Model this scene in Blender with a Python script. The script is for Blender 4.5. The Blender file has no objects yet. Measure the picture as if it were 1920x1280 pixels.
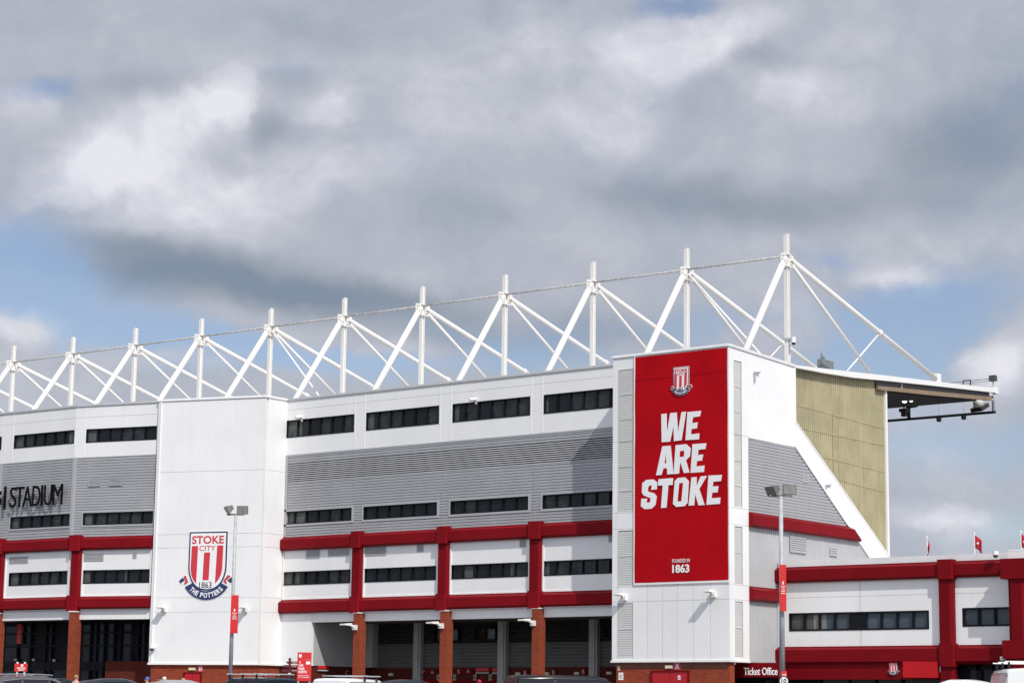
import bpy, bmesh, math, random
from mathutils import Vector
random.seed(7)
rad = math.radians
SC = bpy.context.scene
COL = SC.collection

# ------------------------------------------------------------------ camera
F = 4075.0; PITCH = rad(9.715); ROLL = rad(0.692); HEAD = rad(38.2)
CX, CY, CAMZ = 54.1243, -75.8746, 1.6
cp, sp, cr, sr = math.cos(PITCH), math.sin(PITCH), math.cos(ROLL), math.sin(ROLL)
def _rot(v): return Vector((v[0]*math.cos(HEAD)-v[1]*math.sin(HEAD), v[0]*math.sin(HEAD)+v[1]*math.cos(HEAD), v[2]))
_f = (0, cp, sp); _u = (0, -sp, cp); _r = (1, 0, 0)
FW = _rot(_f)
RT = _rot(tuple(cr*a+sr*b for a, b in zip(_r, _u)))
UP = _rot(tuple(-sr*a+cr*b for a, b in zip(_r, _u)))
CAM = Vector((CX, CY, CAMZ))
cam = bpy.data.cameras.new('camera'); camo = bpy.data.objects.new('camera', cam); COL.objects.link(camo)
cam.sensor_width = 36; cam.lens = 36*F/1920; cam.clip_start = 0.5; cam.clip_end = 6000
from mathutils import Matrix
camo.matrix_world = Matrix(((RT.x, UP.x, -FW.x, CX), (RT.y, UP.y, -FW.y, CY), (RT.z, UP.z, -FW.z, CAMZ), (0, 0, 0, 1)))
SC.camera = camo
SC.render.resolution_x, SC.render.resolution_y = 1024, 682

def ray(px, py): return FW + RT*((px-960)/F) + UP*((640-py)/F)
def atD(px, py, D):                       # point on the ray at horizontal distance D ahead of the camera
    r = ray(px, py); return CAM + r*(D/(r.x*-math.sin(HEAD)+r.y*math.cos(HEAD)))
def depth(p): return (Vector(p)-CAM).dot(FW)

# ------------------------------------------------------------------ light
SUNV = Vector((1.78, -1.0, 1.96)).normalized()
sun = bpy.data.lights.new('sun', 'SUN'); sun.energy = 3.3; sun.angle = rad(0.55); sun.color = (1.0, .955, .89)
suno = bpy.data.objects.new('sun', sun); COL.objects.link(suno)
suno.rotation_euler = SUNV.to_track_quat('Z', 'Y').to_euler(); suno.location = (40, -30, 60)
SC.view_settings.view_transform = 'Standard'; SC.view_settings.look = 'None'
SC.view_settings.exposure = 0; SC.view_settings.gamma = 1

# ------------------------------------------------------------------ node helpers
class NT:
    def __init__(s, tree): s.t = tree; s.n = tree.nodes; s.l = tree.links
    def new(s, typ, **kw):
        n = s.n.new(typ)
        for k, v in kw.items(): setattr(n, k, v)
        return n
    def put(s, inp, v):
        if isinstance(v, bpy.types.NodeSocket): s.l.new(v, inp)
        else: inp.default_value = v
    def math(s, op, a, b=None, c=None, clamp=False):
        n = s.new('ShaderNodeMath', operation=op, use_clamp=clamp); s.put(n.inputs[0], a)
        if b is not None: s.put(n.inputs[1], b)
        if c is not None: s.put(n.inputs[2], c)
        return n.outputs[0]
    def vec(s, op, a, b=None):
        n = s.new('ShaderNodeVectorMath', operation=op); s.put(n.inputs[0], a)
        if b is not None: s.put(n.inputs[1], b)
        return n.outputs['Value'] if op in ('LENGTH', 'DOT_PRODUCT') else n.outputs[0]
    def comb(s, x, y, z=0.0):
        n = s.new('ShaderNodeCombineXYZ'); s.put(n.inputs[0], x); s.put(n.inputs[1], y); s.put(n.inputs[2], z); return n.outputs[0]
    def noise(s, v, scale, detail=4, rough=.5, dist=0.0):
        n = s.new('ShaderNodeTexNoise'); s.put(n.inputs['Vector'], v); n.inputs['Scale'].default_value = scale
        n.inputs['Detail'].default_value = detail; n.inputs['Roughness'].default_value = rough; n.inputs['Distortion'].default_value = dist
        return n
    def ramp(s, f, stops, interp='LINEAR'):
        n = s.new('ShaderNodeValToRGB'); s.put(n.inputs[0], f); r = n.color_ramp; r.interpolation = interp
        while len(r.elements) < len(stops): r.elements.new(.5)
        for e, (p, c) in zip(r.elements, stops): e.position = p; e.color = (*c, 1) if len(c) == 3 else c
        return n.outputs[0]
    def mix(s, f, a, b, blend='MIX'):
        n = s.new('ShaderNodeMix', data_type='RGBA', blend_type=blend); s.put(n.inputs[0], f)
        s.put(n.inputs[6], a if isinstance(a, bpy.types.NodeSocket) else (*a, 1)); s.put(n.inputs[7], b if isinstance(b, bpy.types.NodeSocket) else (*b, 1))
        return n.outputs[2]
    def smooth(s, v, a, b, lo=0.0, hi=1.0):
        n = s.new('ShaderNodeMapRange', interpolation_type='SMOOTHSTEP'); s.put(n.inputs[0], v)
        n.inputs[1].default_value = a; n.inputs[2].default_value = b; n.inputs[3].default_value = lo; n.inputs[4].default_value = hi
        return n.outputs[0]

# ------------------------------------------------------------------ sky (world): Nishita blue behind procedural cloud
W = bpy.data.worlds.new('World'); SC.world = W; W.use_nodes = True
w = NT(W.node_tree); w.n.clear()
STR = 0.1
sky = w.new('ShaderNodeTexSky', sky_type='NISHITA'); sky.sun_disc = False
sky.sun_elevation = math.asin(SUNV.z); sky.sun_rotation = math.atan2(SUNV.x, SUNV.y)
sky.air_density = 1.0; sky.dust_density = .6; sky.ozone_density = 1.5
tc = w.new('ShaderNodeTexCoord'); d = tc.outputs['Generated']
hx, hy = -math.sin(HEAD), math.cos(HEAD)
fw = w.vec('DOT_PRODUCT', d, (hx, hy, 0)); rt = w.vec('DOT_PRODUCT', d, (hy, -hx, 0)); zz = w.vec('DOT_PRODUCT', d, (0, 0, 1))
az = w.math('ARCTAN2', rt, fw); el = w.math('ARCSINE', zz)
P0 = w.comb(az, el)
PX = 1/F
def sk(px, py): return ((px-960)*PX, PITCH+(640-py)*PX)
wn = w.noise(P0, 9.0, 5, .55)
wv = w.vec('MULTIPLY', w.vec('SUBTRACT', wn.outputs['Color'], (.5, .5, .5)), (.07, .055, 0))
P1 = w.vec('ADD', P0, wv)
fnz = w.noise(P0, 17.0, 10, .66)
P2 = w.vec('ADD', P1, w.vec('MULTIPLY', w.vec('SUBTRACT', fnz.outputs['Color'], (.5, .5, .5)), (.052, .042, 0)))
def blob(px, py, rx, ry, wt, tilt=0.0, hard=0):
    c = sk(px, py); q = w.vec('SUBTRACT', P2 if hard else P1, (c[0], c[1], 0))
    if tilt:
        n = w.new('ShaderNodeVectorRotate', rotation_type='Z_AXIS'); w.put(n.inputs['Vector'], q); n.inputs['Angle'].default_value = rad(tilt); q = n.outputs[0]
    L = w.vec('LENGTH', w.vec('MULTIPLY', q, (1/(rx*PX), 1/(ry*PX), 0)))
    return w.smooth(L, .55 if hard else 0.0, 1.0, wt, 0.0)
def total(items):
    s = None
    for it in items:
        b = blob(*it); s = b if s is None else w.math('ADD', s, b)
    return s
# where the blue shows (negative cover) and where cloud holds (positive)
cover = total([
    (20, 530, 200, 150, -1.2), (90, 590, 300, 110, -.9), (160, 650, 420, 70, -.7), (60, 205, 130, 60, -.6), (1275, -6, 130, 42, -.9), (560, 130, 120, 45, -.4),
    (420, 690, 420, 70, -.8), (650, 690, 300, 60, -.6), (1700, 600, 330, 120, -1.2, 0), (1620, 700, 280, 90, -1.1), (1800, 520, 280, 90, -.7), (1760, 830, 420, 110, -.8),
    (1550, 470, 130, 70, -.5), (1840, 980, 260, 90, -.6), (1000, 650, 460, 80, -.6), (1330, 600, 240, 60, -.5),
    (1890, 690, 130, 80, .9), (1560, 800, 200, 50, .3), (300, 700, 160, 30, .5), (780, 650, 220, 40, .5), (1180, 640, 160, 40, .4), (1690, 505, 190, 34, .5), (60, 655, 110, 45, .8), (1740, 975, 120, 40, .7), (1610, 540, 90, 60, .3)])
bright = total([
    (335, 235, 190, 58, .09, -35, 1), (455, 190, 60, 70, .13, -20, 1), (120, 350, 120, 58, .11, -35, 1), (600, 205, 42, 55, .09, -40, 1), (1270, 75, 165, 75, .11, -25, 1), (1500, 158, 130, 48, .06, 10, 1), (1130, 225, 120, 60, .06, 0, 1), (1890, 690, 110, 70, .12, 0, 1), (1700, 508, 150, 34, .08, 0, 1), (820, 240, 110, 70, .06, 0, 1), (70, 655, 90, 34, .12, 0, 1), (1745, 975, 110, 32, .12, 0, 1), (300, 430, 200, 60, .07, 10, 1), (1000, 110, 120, 60, .06, 0, 1),
    (280, 260, 350, 110, .40, -26), (150, 330, 190, 100, .10), (440, 190, 110, 70, .32, -40), (120, 345, 140, 70, .38, -35), (340, 370, 360, 120, .38), (615, 210, 90, 70, .26, -50), (570, 330, 220, 90, .22), (20, 235, 90, 60, .3), (760, 260, 150, 110, .14), (720, 330, 200, 60, .1),
    (1230, 90, 190, 110, .42, -20), (1400, 45, 180, 60, .34, -30), (1130, 220, 190, 90, .3), (1510, 155, 190, 70, .24), (1000, 60, 260, 90, .18), (960, 250, 160, 80, .12), (1660, 60, 200, 60, .08), (850, 150, 160, 70, .12),
    (1890, 680, 120, 80, .42), (1690, 505, 180, 45, .28), (1750, 970, 160, 50, .4), (70, 655, 110, 50, .25), (780, 530, 120, 40, .14), (300, 705, 150, 34, .2), (780, 655, 200, 40, .22), (1180, 640, 150, 40, .2), (1020, 600, 200, 50, .12), (1840, 430, 200, 70, .12),
    (330, 175, 330, 45, -.22, -8), (90, 60, 260, 90, -.06), (620, 60, 330, 60, -.12), (330, 525, 390, 95, -.62), (560, 565, 300, 75, -.5), (760, 560, 300, 60, -.3), (900, 620, 420, 70, -.28), (1450, 375, 480, 80, -.42), (1820, 270, 260, 130, -.36), (1180, 340, 260, 60, -.12),
    (520, 245, 60, 50, -.26), (545, 150, 60, 40, -.12), (440, 300, 60, 30, -.12), (1440, 95, 120, 40, -.2), (1150, 620, 300, 80, -.2), (850, 420, 220, 70, -.14), (1900, 830, 200, 80, -.1), (200, 470, 160, 40, -.2)])
PN = w.vec('MULTIPLY', P1, (1.0, 1.2, 1.0))
n1 = w.noise(PN, 11.0, 9, .52).outputs['Fac']
n2 = w.noise(w.vec('ADD', PN, (3.1, 1.7, .4)), 26.0, 9, .58).outputs['Fac']
n3 = w.noise(w.vec('ADD', PN, (7.3, 2.2, 1.4)), 60.0, 7, .62).outputs['Fac']
cv = w.math('ADD', w.math('ADD', cover, 1.0), w.math('MULTIPLY_ADD', n1, 1.5, -.75))
cv = w.math('ADD', cv, w.math('MULTIPLY_ADD', n2, .7, -.35))
cov = w.smooth(cv, .0, 1.0, .22, 1.0)
br = w.math('ADD', w.math('ADD', bright, .47), w.math('MULTIPLY_ADD', n1, .55, -.275))
br = w.math('ADD', br, w.math('MULTIPLY_ADD', n2, .26, -.13))
# crisp small texture where the cloud is lit, softer in its shaded parts
crisp = w.math('MULTIPLY', w.math('SUBTRACT', n3, .5), w.smooth(br, .3, .85, .14, .62))
br = w.math('ADD', br, crisp)
br = w.math('MULTIPLY_ADD', br, .84, .09)
cloud = w.ramp(br, [(0.0, (.225, .285, .37)), (.25, (.335, .375, .445)), (.5, (.465, .495, .57)), (.75, (.635, .65, .725)), (1.0, (.80, .80, .86))])
# clouds nearer the sun are lit brighter, as a real sky is
sd = w.vec('DOT_PRODUCT', d, tuple(SUNV))
glow = w.smooth(sd, -.25, .95, 1.0, 1.9)
cl = w.vec('MULTIPLY', cloud, w.comb(glow, glow, glow))
clS = w.vec('MULTIPLY', cl, (1/STR, 1/STR, 1/STR))
skyc = w.vec('MULTIPLY', sky.outputs[0], (1.0, .98, 1.06))
fin = w.mix(cov, skyc, clS)
bg = w.new('ShaderNodeBackground'); w.put(bg.inputs[0], fin); bg.inputs[1].default_value = STR
wo = w.new('ShaderNodeOutputWorld'); w.l.new(bg.outputs[0], wo.inputs[0])

# ------------------------------------------------------------------ materials
MATS = {}
def mat(name, col, rough=.5, metal=0.0, spec=.5, var=.06, vscale=1.5, bump=None, streak=0.0, emit=None, trans=0.0, coat=0.0, fine=0.0):
    m = bpy.data.materials.new(name); m.use_nodes = True; t = NT(m.node_tree)
    b = t.n['Principled BSDF']; b.inputs['Roughness'].default_value = rough; b.inputs['Metallic'].default_value = metal
    b.inputs['Specular IOR Level'].default_value = spec; b.inputs['Coat Weight'].default_value = coat
    tcn = t.new('ShaderNodeTexCoord'); o = tcn.outputs['Object']; c = (*col, 1)
    if var:
        n = t.noise(o, vscale, 5, .6).outputs['Fac']
        lo = tuple(x*(1-var) for x in col); hi = tuple(min(1, x*(1+var)) for x in col)
        c = t.mix(t.smooth(n, .3, .7), lo, hi)
    if streak:
        v = t.vec('MULTIPLY', o, (2.2, 2.2, .16)); n = t.noise(v, 1.6, 6, .65).outputs['Fac']
        c = t.mix(t.math('MULTIPLY', t.smooth(n, .48, .8), streak), c, tuple(x*.55 for x in col))
    if fine:
        n = t.noise(o, 40, 3, .6).outputs['Fac']; c = t.mix(t.math('MULTIPLY', t.smooth(n, .4, .7), fine), c, tuple(x*.6 for x in col))
    t.put(b.inputs['Base Color'], c)
    if bump:   # (direction, pitch, strength): fine ribs pressed into the sheet
        dv, pitch, st = bump
        s = t.math('SINE', t.math('MULTIPLY', t.vec('DOT_PRODUCT', o, dv), 2*math.pi/pitch))
        bn = t.new('ShaderNodeBump'); bn.inputs['Strength'].default_value = st; bn.inputs['Distance'].default_value = .02
        t.put(bn.inputs['Height'], s); t.put(b.inputs['Normal'], bn.outputs[0])
    if emit: b.inputs['Emission Color'].default_value = (*emit[:3], 1); b.inputs['Emission Strength'].default_value = emit[3]
    if trans:
        tr = t.new('ShaderNodeBsdfTranslucent'); t.put(tr.inputs[0], c); mx = t.new('ShaderNodeMixShader'); mx.inputs[0].default_value = trans
        out = t.n['Material Output']; t.l.new(b.outputs[0], mx.inputs[1]); t.l.new(tr.outputs[0], mx.inputs[2]); t.l.new(mx.outputs[0], out.inputs[0])
    MATS[name] = m; return m
def brick(name, base, dark, mortar, u):
    m = bpy.data.materials.new(name); m.use_nodes = True; t = NT(m.node_tree); b = t.n['Principled BSDF']
    b.inputs['Roughness'].default_value = .9; b.inputs['Specular IOR Level'].default_value = .06
    o = t.new('ShaderNodeTexCoord').outputs['Object']
    x = t.vec('DOT_PRODUCT', o, (u[0], u[1], 0)); z = t.vec('DOT_PRODUCT', o, (0, 0, 1))
    bk = t.new('ShaderNodeTexBrick'); t.put(bk.inputs['Vector'], t.comb(x, z)); bk.inputs['Color1'].default_value = (*base, 1); bk.inputs['Color2'].default_value = (*dark, 1)
    bk.inputs['Mortar'].default_value = (*mortar, 1); bk.inputs['Scale'].default_value = 1; bk.inputs['Brick Width'].default_value = .225; bk.inputs['Row Height'].default_value = .075
    bk.inputs['Mortar Size'].default_value = .009; bk.inputs['Mortar Smooth'].default_value = .3
    n = t.noise(o, 1.1, 5, .6).outputs['Fac']
    c = t.mix(t.math('MULTIPLY', t.smooth(n, .45, .75), .35), bk.outputs[0], tuple(v*.6 for v in base))
    t.put(b.inputs['Base Color'], c)
    bn = t.new('ShaderNodeBump'); bn.inputs['Strength'].default_value = .4; bn.inputs['Distance'].default_value = .01; bn.invert = True
    t.put(bn.inputs['Height'], bk.outputs['Fac']); t.put(b.inputs['Normal'], bn.outputs[0])
    MATS[name] = m; return m

WH = (.80, .80, .80)
white_x = mat('white_panel_front', (.81, .81, .805), .45, var=.035, vscale=.3, bump=((1, 0, 0), .1, .05), streak=.11)
white_y = mat('white_panel_side', (.83, .83, .82), .45, var=.03, vscale=.3, bump=((0, 1, 0), .1, .05), streak=.09)
white_p = mat('white_paint', (.80, .79, .77), .4, var=.02)
white_d = mat('white_dirty_steel', (.76, .745, .71), .5, spec=.3, var=.03, vscale=.8)
cap_m = mat('grey_capping', (.42, .42, .43), .4, var=.05)
cap_w = mat('white_capping', (.72, .72, .72), .4, var=.05)
grey_c = mat('grey_cladding', (.40, .405, .42), .45, metal=.1, var=.06, vscale=.5, streak=.12)
grey_s = mat('grey_cladding_side', (.36, .365, .375), .5, var=.05, vscale=.5, streak=.1)
grey_l = mat('pale_grey_sheet', (.46, .46, .47), .55, var=.05, vscale=.6, streak=.14)
grey_t = mat('grey_trim', (.40, .405, .42), .45, var=.04)
louv_w = mat('pale_louvre', (.58, .58, .56), .5, var=.04)
dark_b = mat('dark_void', (.012, .012, .013), .8, var=0)
red_b = mat('red_beam', (.205, .006, .011), .4, spec=.06, var=.09, vscale=.8, streak=.08)
red_o = mat('red_office', (.175, .005, .009), .4, spec=.06, var=.09, vscale=.8, streak=.08)
red_s = mat('red_sheet', (.36, .006, .010), .5, spec=.15, var=.05)
red_ban = mat('red_banner', (.42, .005, .010), .7, spec=.03, var=.10, vscale=.45, streak=.12)
red_sign = mat('red_sign', (.62, .02, .022), .4, var=.03)
red_flag = mat('red_flag', (.42, .01, .03), .7, var=.06)
red_crest = mat('red_print', (.60, .035, .05), .5, var=.02)
navy = mat('navy_print', (.020, .035, .12), .5, var=.02)
white_s = mat('white_print', (.84, .84, .84), .5, var=.02)
black_s = mat('black_print', (.01, .01, .012), .5, var=0)
grey_ln = mat('grey_print', (.30, .12, .13), .5, var=0)
letter_m = mat('dark_letter', (.006, .006, .007), .5, spec=.08, var=.05)
frame_m = mat('black_frame', (.008, .009, .011), .45, spec=.15, var=.1)
glass_a = mat('dark_glass', (.010, .013, .017), .04, spec=.22, var=.3, vscale=.6)
glass_e = mat('dim_room_glass', (.022, .026, .03), .05, spec=.3, var=.5, vscale=2.2)
glass_b = mat('dark_glass_blind', (.075, .082, .08), .12, spec=.25, var=.25, vscale=.9)
glass_c = mat('blue_glass', (.055, .075, .092), .06, spec=.35, var=.2, vscale=.5)
glass_d = mat('pale_glass_blind', (.22, .22, .20), .15, spec=.3, var=.2, vscale=1)
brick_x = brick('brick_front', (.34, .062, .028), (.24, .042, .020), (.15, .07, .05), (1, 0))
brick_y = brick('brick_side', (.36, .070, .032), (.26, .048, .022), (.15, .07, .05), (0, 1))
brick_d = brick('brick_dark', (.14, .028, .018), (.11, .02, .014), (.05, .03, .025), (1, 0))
sail_m = mat('tan_sheet', (.49, .44, .28), .6, spec=.2, var=.12, vscale=.8, streak=.55, trans=.15, fine=.2)
sail_b = mat('tan_seam', (.42, .35, .20), .7, spec=.1, var=.15)
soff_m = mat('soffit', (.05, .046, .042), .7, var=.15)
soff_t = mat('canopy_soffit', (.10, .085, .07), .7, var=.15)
tan_st = mat('tan_steel', (.26, .18, .115), .6, var=.12, streak=.3)
dk_st = mat('dark_steel', (.06, .058, .055), .5, var=.15)
blk_st = mat('black_steel', (.012, .012, .013), .4, var=.1)
galv = mat('galvanised_steel', (.42, .44, .46), .55, metal=.05, var=.12, vscale=4)
lamp_m = mat('lamp_housing', (.16, .155, .14), .5, var=.1)
lampg = mat('lamp_glass', (.22, .22, .21), .15, var=.2, vscale=8)
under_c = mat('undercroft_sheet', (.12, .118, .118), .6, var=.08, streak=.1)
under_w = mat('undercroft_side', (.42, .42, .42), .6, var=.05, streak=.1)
under_k = mat('undercroft_column', (.40, .40, .39), .55, var=.08)
cream = mat('cream_plastic', (.72, .62, .40), .4, var=.05)
notice_m = mat('pale_notice', (.35, .34, .24), .5, var=.15, vscale=6)
paint_k = mat('black_car_paint', (.006, .008, .012), .25, coat=.15, var=0, spec=.3)
paint_n = mat('navy_car_paint', (.008, .012, .024), .22, coat=.3, var=0, spec=.35)
paint_w = mat('white_car_paint', (.80, .81, .82), .25, coat=.5, var=.02)
paint_g = mat('silver_car_paint', (.42, .43, .44), .3, metal=.5, coat=.4, var=.04)
paint_b = mat('brown_car_paint', (.10, .095, .095), .25, metal=.4, coat=.5, var=.05)
car_gl = mat('car_glass', (.008, .010, .012), .03, spec=.5, var=0)
chrome = mat('chrome_trim', (.62, .62, .64), .2, metal=.9, var=.05)
rubber = mat('tyre_rubber', (.015, .015, .015), .85, var=.1)
lens_r = mat('red_lens', (.35, .01, .01), .2, var=.05)
lens_w = mat('clear_lens', (.55, .55, .55), .1, var=.05)
asphalt = mat('asphalt', (.075, .075, .078), .9, var=.2, vscale=.25, fine=.3)
paving = mat('paving', (.26, .25, .235), .9, var=.12, vscale=.3, fine=.2)
skin_m = mat('skin', (.55, .30, .21), .55, var=.06, vscale=20)
lit_lamp = mat('lit_lamp', (.9, .9, .9), .3, var=0, emit=(1, .98, .92, 6.0))
door_r = mat('red_door', (.42, .008, .014), .35, var=.06)
blue_pr = mat('blue_print', (.10, .22, .55), .5, var=0)

# ------------------------------------------------------------------ frames and mesh builder
class Fr:
    """a wall frame: u runs along the wall to the right, n comes out of the wall, z is up"""
    def __init__(s, o, a):
        s.o = Vector((o[0], o[1], 0)); s.a = a; s.u = Vector((math.cos(a), math.sin(a), 0)); s.n = Vector((math.sin(a), -math.cos(a), 0))
    def p(s, u, n, z): return s.o + s.u*u + s.n*n + Vector((0, 0, z))
    def uz(s, px, py, n=0.0):
        r = ray(px, py); t = ((s.o + s.n*n) - CAM).dot(s.n)/r.dot(s.n); q = CAM + r*t
        return (q - s.o).dot(s.u), q.z
    def U(s, px, py, n=0.0): return s.uz(px, py, n)[0]
    def Z(s, px, py, n=0.0): return s.uz(px, py, n)[1]
def fr2(a, b): return Fr(a, math.atan2(b[1]-a[1], b[0]-a[0])), math.hypot(b[0]-a[0], b[1]-a[1])
WORLD = Fr((0, 0), 0)

class MB:
    def __init__(s): s.v = []; s.f = []; s.m = []; s.mi = 0
    def add(s, vs, fs):
        o = len(s.v); s.v += [tuple(v) for v in vs]; s.f += [tuple(o+i for i in f) for f in fs]; s.m += [s.mi]*len(fs); return s
    def prism(s, A, B):
        n = len(A); return s.add(list(A)+list(B), [tuple(range(n))[::-1], tuple(range(n, 2*n))] + [(i, (i+1) % n, n+(i+1) % n, n+i) for i in range(n)])
    def box(s, fr, u0, u1, n0, n1, z0, z1):
        q = [(u0, n0), (u1, n0), (u1, n1), (u0, n1)]
        return s.prism([fr.p(a, b, z0) for a, b in q], [fr.p(a, b, z1) for a, b in q])
    def poly(s, fr, pts, n0, n1):            # outline in (u,z), thickness n0..n1
        return s.prism([fr.p(u, n0, z) for u, z in pts], [fr.p(u, n1, z) for u, z in pts])
    def prof(s, fr, pts, u0, u1):            # closed section in (n,z), run along u
        return s.prism([fr.p(u0, n, z) for n, z in pts], [fr.p(u1, n, z) for n, z in pts])
    def sheet(s, fr, pts, u0, u1):           # open section in (n,z)
        k = len(pts); return s.add([fr.p(u0, n, z) for n, z in pts]+[fr.p(u1, n, z) for n, z in pts], [(i, i+1, k+i+1, k+i) for i in range(k-1)])
    def tube(s, p, q, r, seg=10, r2=None, cap=True):
        p, q = Vector(p), Vector(q); ax = (q-p).normalized(); t = Vector((0, 0, 1)) if abs(ax.z) < .9 else Vector((1, 0, 0))
        a = ax.cross(t).normalized(); b = ax.cross(a); r2 = r if r2 is None else r2
        vs = [p+(a*math.cos(2*math.pi*i/seg)+b*math.sin(2*math.pi*i/seg))*r for i in range(seg)]+[q+(a*math.cos(2*math.pi*i/seg)+b*math.sin(2*math.pi*i/seg))*r2 for i in range(seg)]
        fs = [(i, (i+1) % seg, seg+(i+1) % seg, seg+i) for i in range(seg)]
        if cap: fs += [tuple(range(seg))[::-1], tuple(range(seg, 2*seg))]
        return s.add(vs, fs)
    def bar(s, p, q, wd, ht):                # rectangular bar between two points
        p, q = Vector(p), Vector(q); ax = (q-p).normalized(); t = Vector((0, 0, 1)) if abs(ax.z) < .95 else Vector((1, 0, 0))
        a = ax.cross(t).normalized()*wd/2; b = ax.cross(a).normalized()*ht/2
        return s.prism([p-a-b, p+a-b, p+a+b, p-a+b], [q-a-b, q+a-b, q+a+b, q-a+b])
    def ball(s, c, r, seg=10, rings=7, sc=(1, 1, 1)):
        c = Vector(c); vs = []; fs = []
        for i in range(rings+1):
            th = math.pi*i/rings
            for j in range(seg):
                ph = 2*math.pi*j/seg; vs.append(c+Vector((math.sin(th)*math.cos(ph)*r*sc[0], math.sin(th)*math.sin(ph)*r*sc[1], math.cos(th)*r*sc[2])))
        for i in range(rings):
            for j in range(seg): fs.append((i*seg+j, i*seg+(j+1) % seg, (i+1)*seg+(j+1) % seg, (i+1)*seg+j))
        return s.add(vs, fs)
    def text(s, fr, txt, u0, u1, z0, z1, n0, n1, bold=0.0, shear=0.0):
        vs, fs = glyphs(txt, bold); return s.add([fr.p(u0+(u1-u0)*x, n0+(n1-n0)*k, z0+(z1-z0)*y) for x, y, k in vs], fs)
    def build(s, name, mats, parent=None, smooth=False, origin=None, normals=True):
        me = bpy.data.meshes.new(name); O = parent.location if parent and origin is None else (origin or Vector((0, 0, 0)))
        if parent is not None and parent.parent is not None and origin is None: O = parent.get('_wo') or parent.parent.location
        O = Vector(O)
        me.from_pydata([tuple(Vector(v)-O) for v in s.v], [], s.f)
        for m in (mats if isinstance(mats, (list, tuple)) else [mats]): me.materials.append(m)
        for p, i in zip(me.polygons, s.m): p.material_index = i; p.use_smooth = smooth
        if normals:
            bm = bmesh.new(); bm.from_mesh(me)
            if smooth: bmesh.ops.remove_doubles(bm, verts=bm.verts, dist=1e-5)
            bmesh.ops.recalc_face_normals(bm, faces=bm.faces); bm.to_mesh(me); bm.free()
        me.update(); ob = bpy.data.objects.new(name, me); COL.objects.link(ob)
        if parent is not None: ob.parent = parent
        else: ob.location = O
        return ob

_gl = {}
def glyphs(txt, bold=0.0):
    k = (txt, bold)
    if k in _gl: return _gl[k]
    cu = bpy.data.curves.new('glyph', 'FONT'); cu.body = txt; cu.extrude = .5; cu.offset = bold; cu.resolution_u = 4
    o = bpy.data.objects.new('glyph', cu); COL.objects.link(o); bpy.context.view_layer.update()
    me = bpy.data.meshes.new_from_object(o.evaluated_get(bpy.context.evaluated_depsgraph_get()))
    vs = [v.co.copy() for v in me.vertices]; fs = [tuple(p.vertices) for p in me.polygons]
    x0, x1 = min(v.x for v in vs), max(v.x for v in vs); y0, y1 = min(v.y for v in vs), max(v.y for v in vs)
    _gl[k] = ([((v.x-x0)/(x1-x0), (v.y-y0)/(y1-y0), v.z+.5) for v in vs], fs)
    bpy.data.objects.remove(o); bpy.data.curves.remove(cu); bpy.data.meshes.remove(me); return _gl[k]

def tag(o, label=None, cat=None, group=None, kind=None):
    for k, v in (('label', label), ('category', cat), ('group', group), ('kind', kind)):
        if v: o[k] = v
    return o
def thing(name, label, cat, loc, group=None):
    o = bpy.data.objects.new(name, None); COL.objects.link(o); o.location = Vector(loc); o.empty_display_size = .3
    return tag(o, label, cat, group)

# ------------------------------------------------------------------ ground
GZ = 1.35
def gz(y_from_cam): return min(GZ, max(0.0, .018*y_from_cam))
g = MB(); hd = Vector((hx, hy, 0)); sd_ = Vector((hy, -hx, 0))
prof = [(-400, 0), (0, 0), (75, GZ), (85, GZ), (3000, GZ)]
for (a, za), (b, zb) in zip(prof, prof[1:]):
    g.add([CAM.xy.to_3d()+hd*a-sd_*3000+Vector((0, 0, za)), CAM.xy.to_3d()+hd*a+sd_*3000+Vector((0, 0, za)), CAM.xy.to_3d()+hd*b+sd_*3000+Vector((0, 0, zb)), CAM.xy.to_3d()+hd*b-sd_*3000+Vector((0, 0, zb))], [(0, 1, 2, 3)])
tag(g.build('ground', asphalt), kind='structure')
g = MB(); g.box(WORLD, -60, 30, .0, 6.5, GZ-.3, GZ+.02)
tag(g.build('pavement', paving), kind='structure')

# ------------------------------------------------------------------ building parts
def runs(cuts, holes, z0, z1):
    """free spans of [cuts] in a band after removing holes that cross the band"""
    hs = sorted((max(a, cuts[0]), min(b, cuts[1])) for a, b, c, d_ in holes if c < z1-1e-4 and d_ > z0+1e-4 and a < cuts[1]-1e-4 and b > cuts[0]+1e-4)
    out = []; x = cuts[0]
    for a, b in hs:
        if a > x+1e-4: out.append((x, a))
        x = max(x, b)
    if x < cuts[1]-1e-4: out.append((x, cuts[1]))
    return out
def zbands(z0, z1, holes, extra=()):
    zs = sorted({z0, z1, *[min(max(z, z0), z1) for h in holes for z in h[2:]], *[z for z in extra if z0 < z < z1]})
    return [(a, b) for a, b in zip(zs, zs[1:]) if b-a > 1e-4]
def panel_wall(mb, fr, u0, u1, z0, z1, holes=(), n0=-.2, n1=0.0, joints=(), vj=()):
    zs = sorted([z0, z1, *joints])
    for a, b in zip(zs, zs[1:]):
        a2 = a+(.012 if a in joints else 0); b2 = b-(.012 if b in joints else 0)
        for c, e in zbands(a2, b2, holes):
            for p, q in runs((u0, u1), holes, c, e):
                xs = [p, *[x for x in vj if p+.02 < x < q-.02], q]
                for i, (s_, t_) in enumerate(zip(xs, xs[1:])):
                    mb.box(fr, s_+(.008 if i else 0), t_-(.008 if i < len(xs)-2 else 0), n0, n1, c, e)
    mb.box(fr, u0+.01, u1-.01, n0-.03, n0, z0+.01, z1-.01) if not holes else None
    for j in joints:
        for p, q in runs((u0, u1), holes, j-.02, j+.02): mb.box(fr, p, q, n0, n1-.018, j-.012, j+.012)
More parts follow.
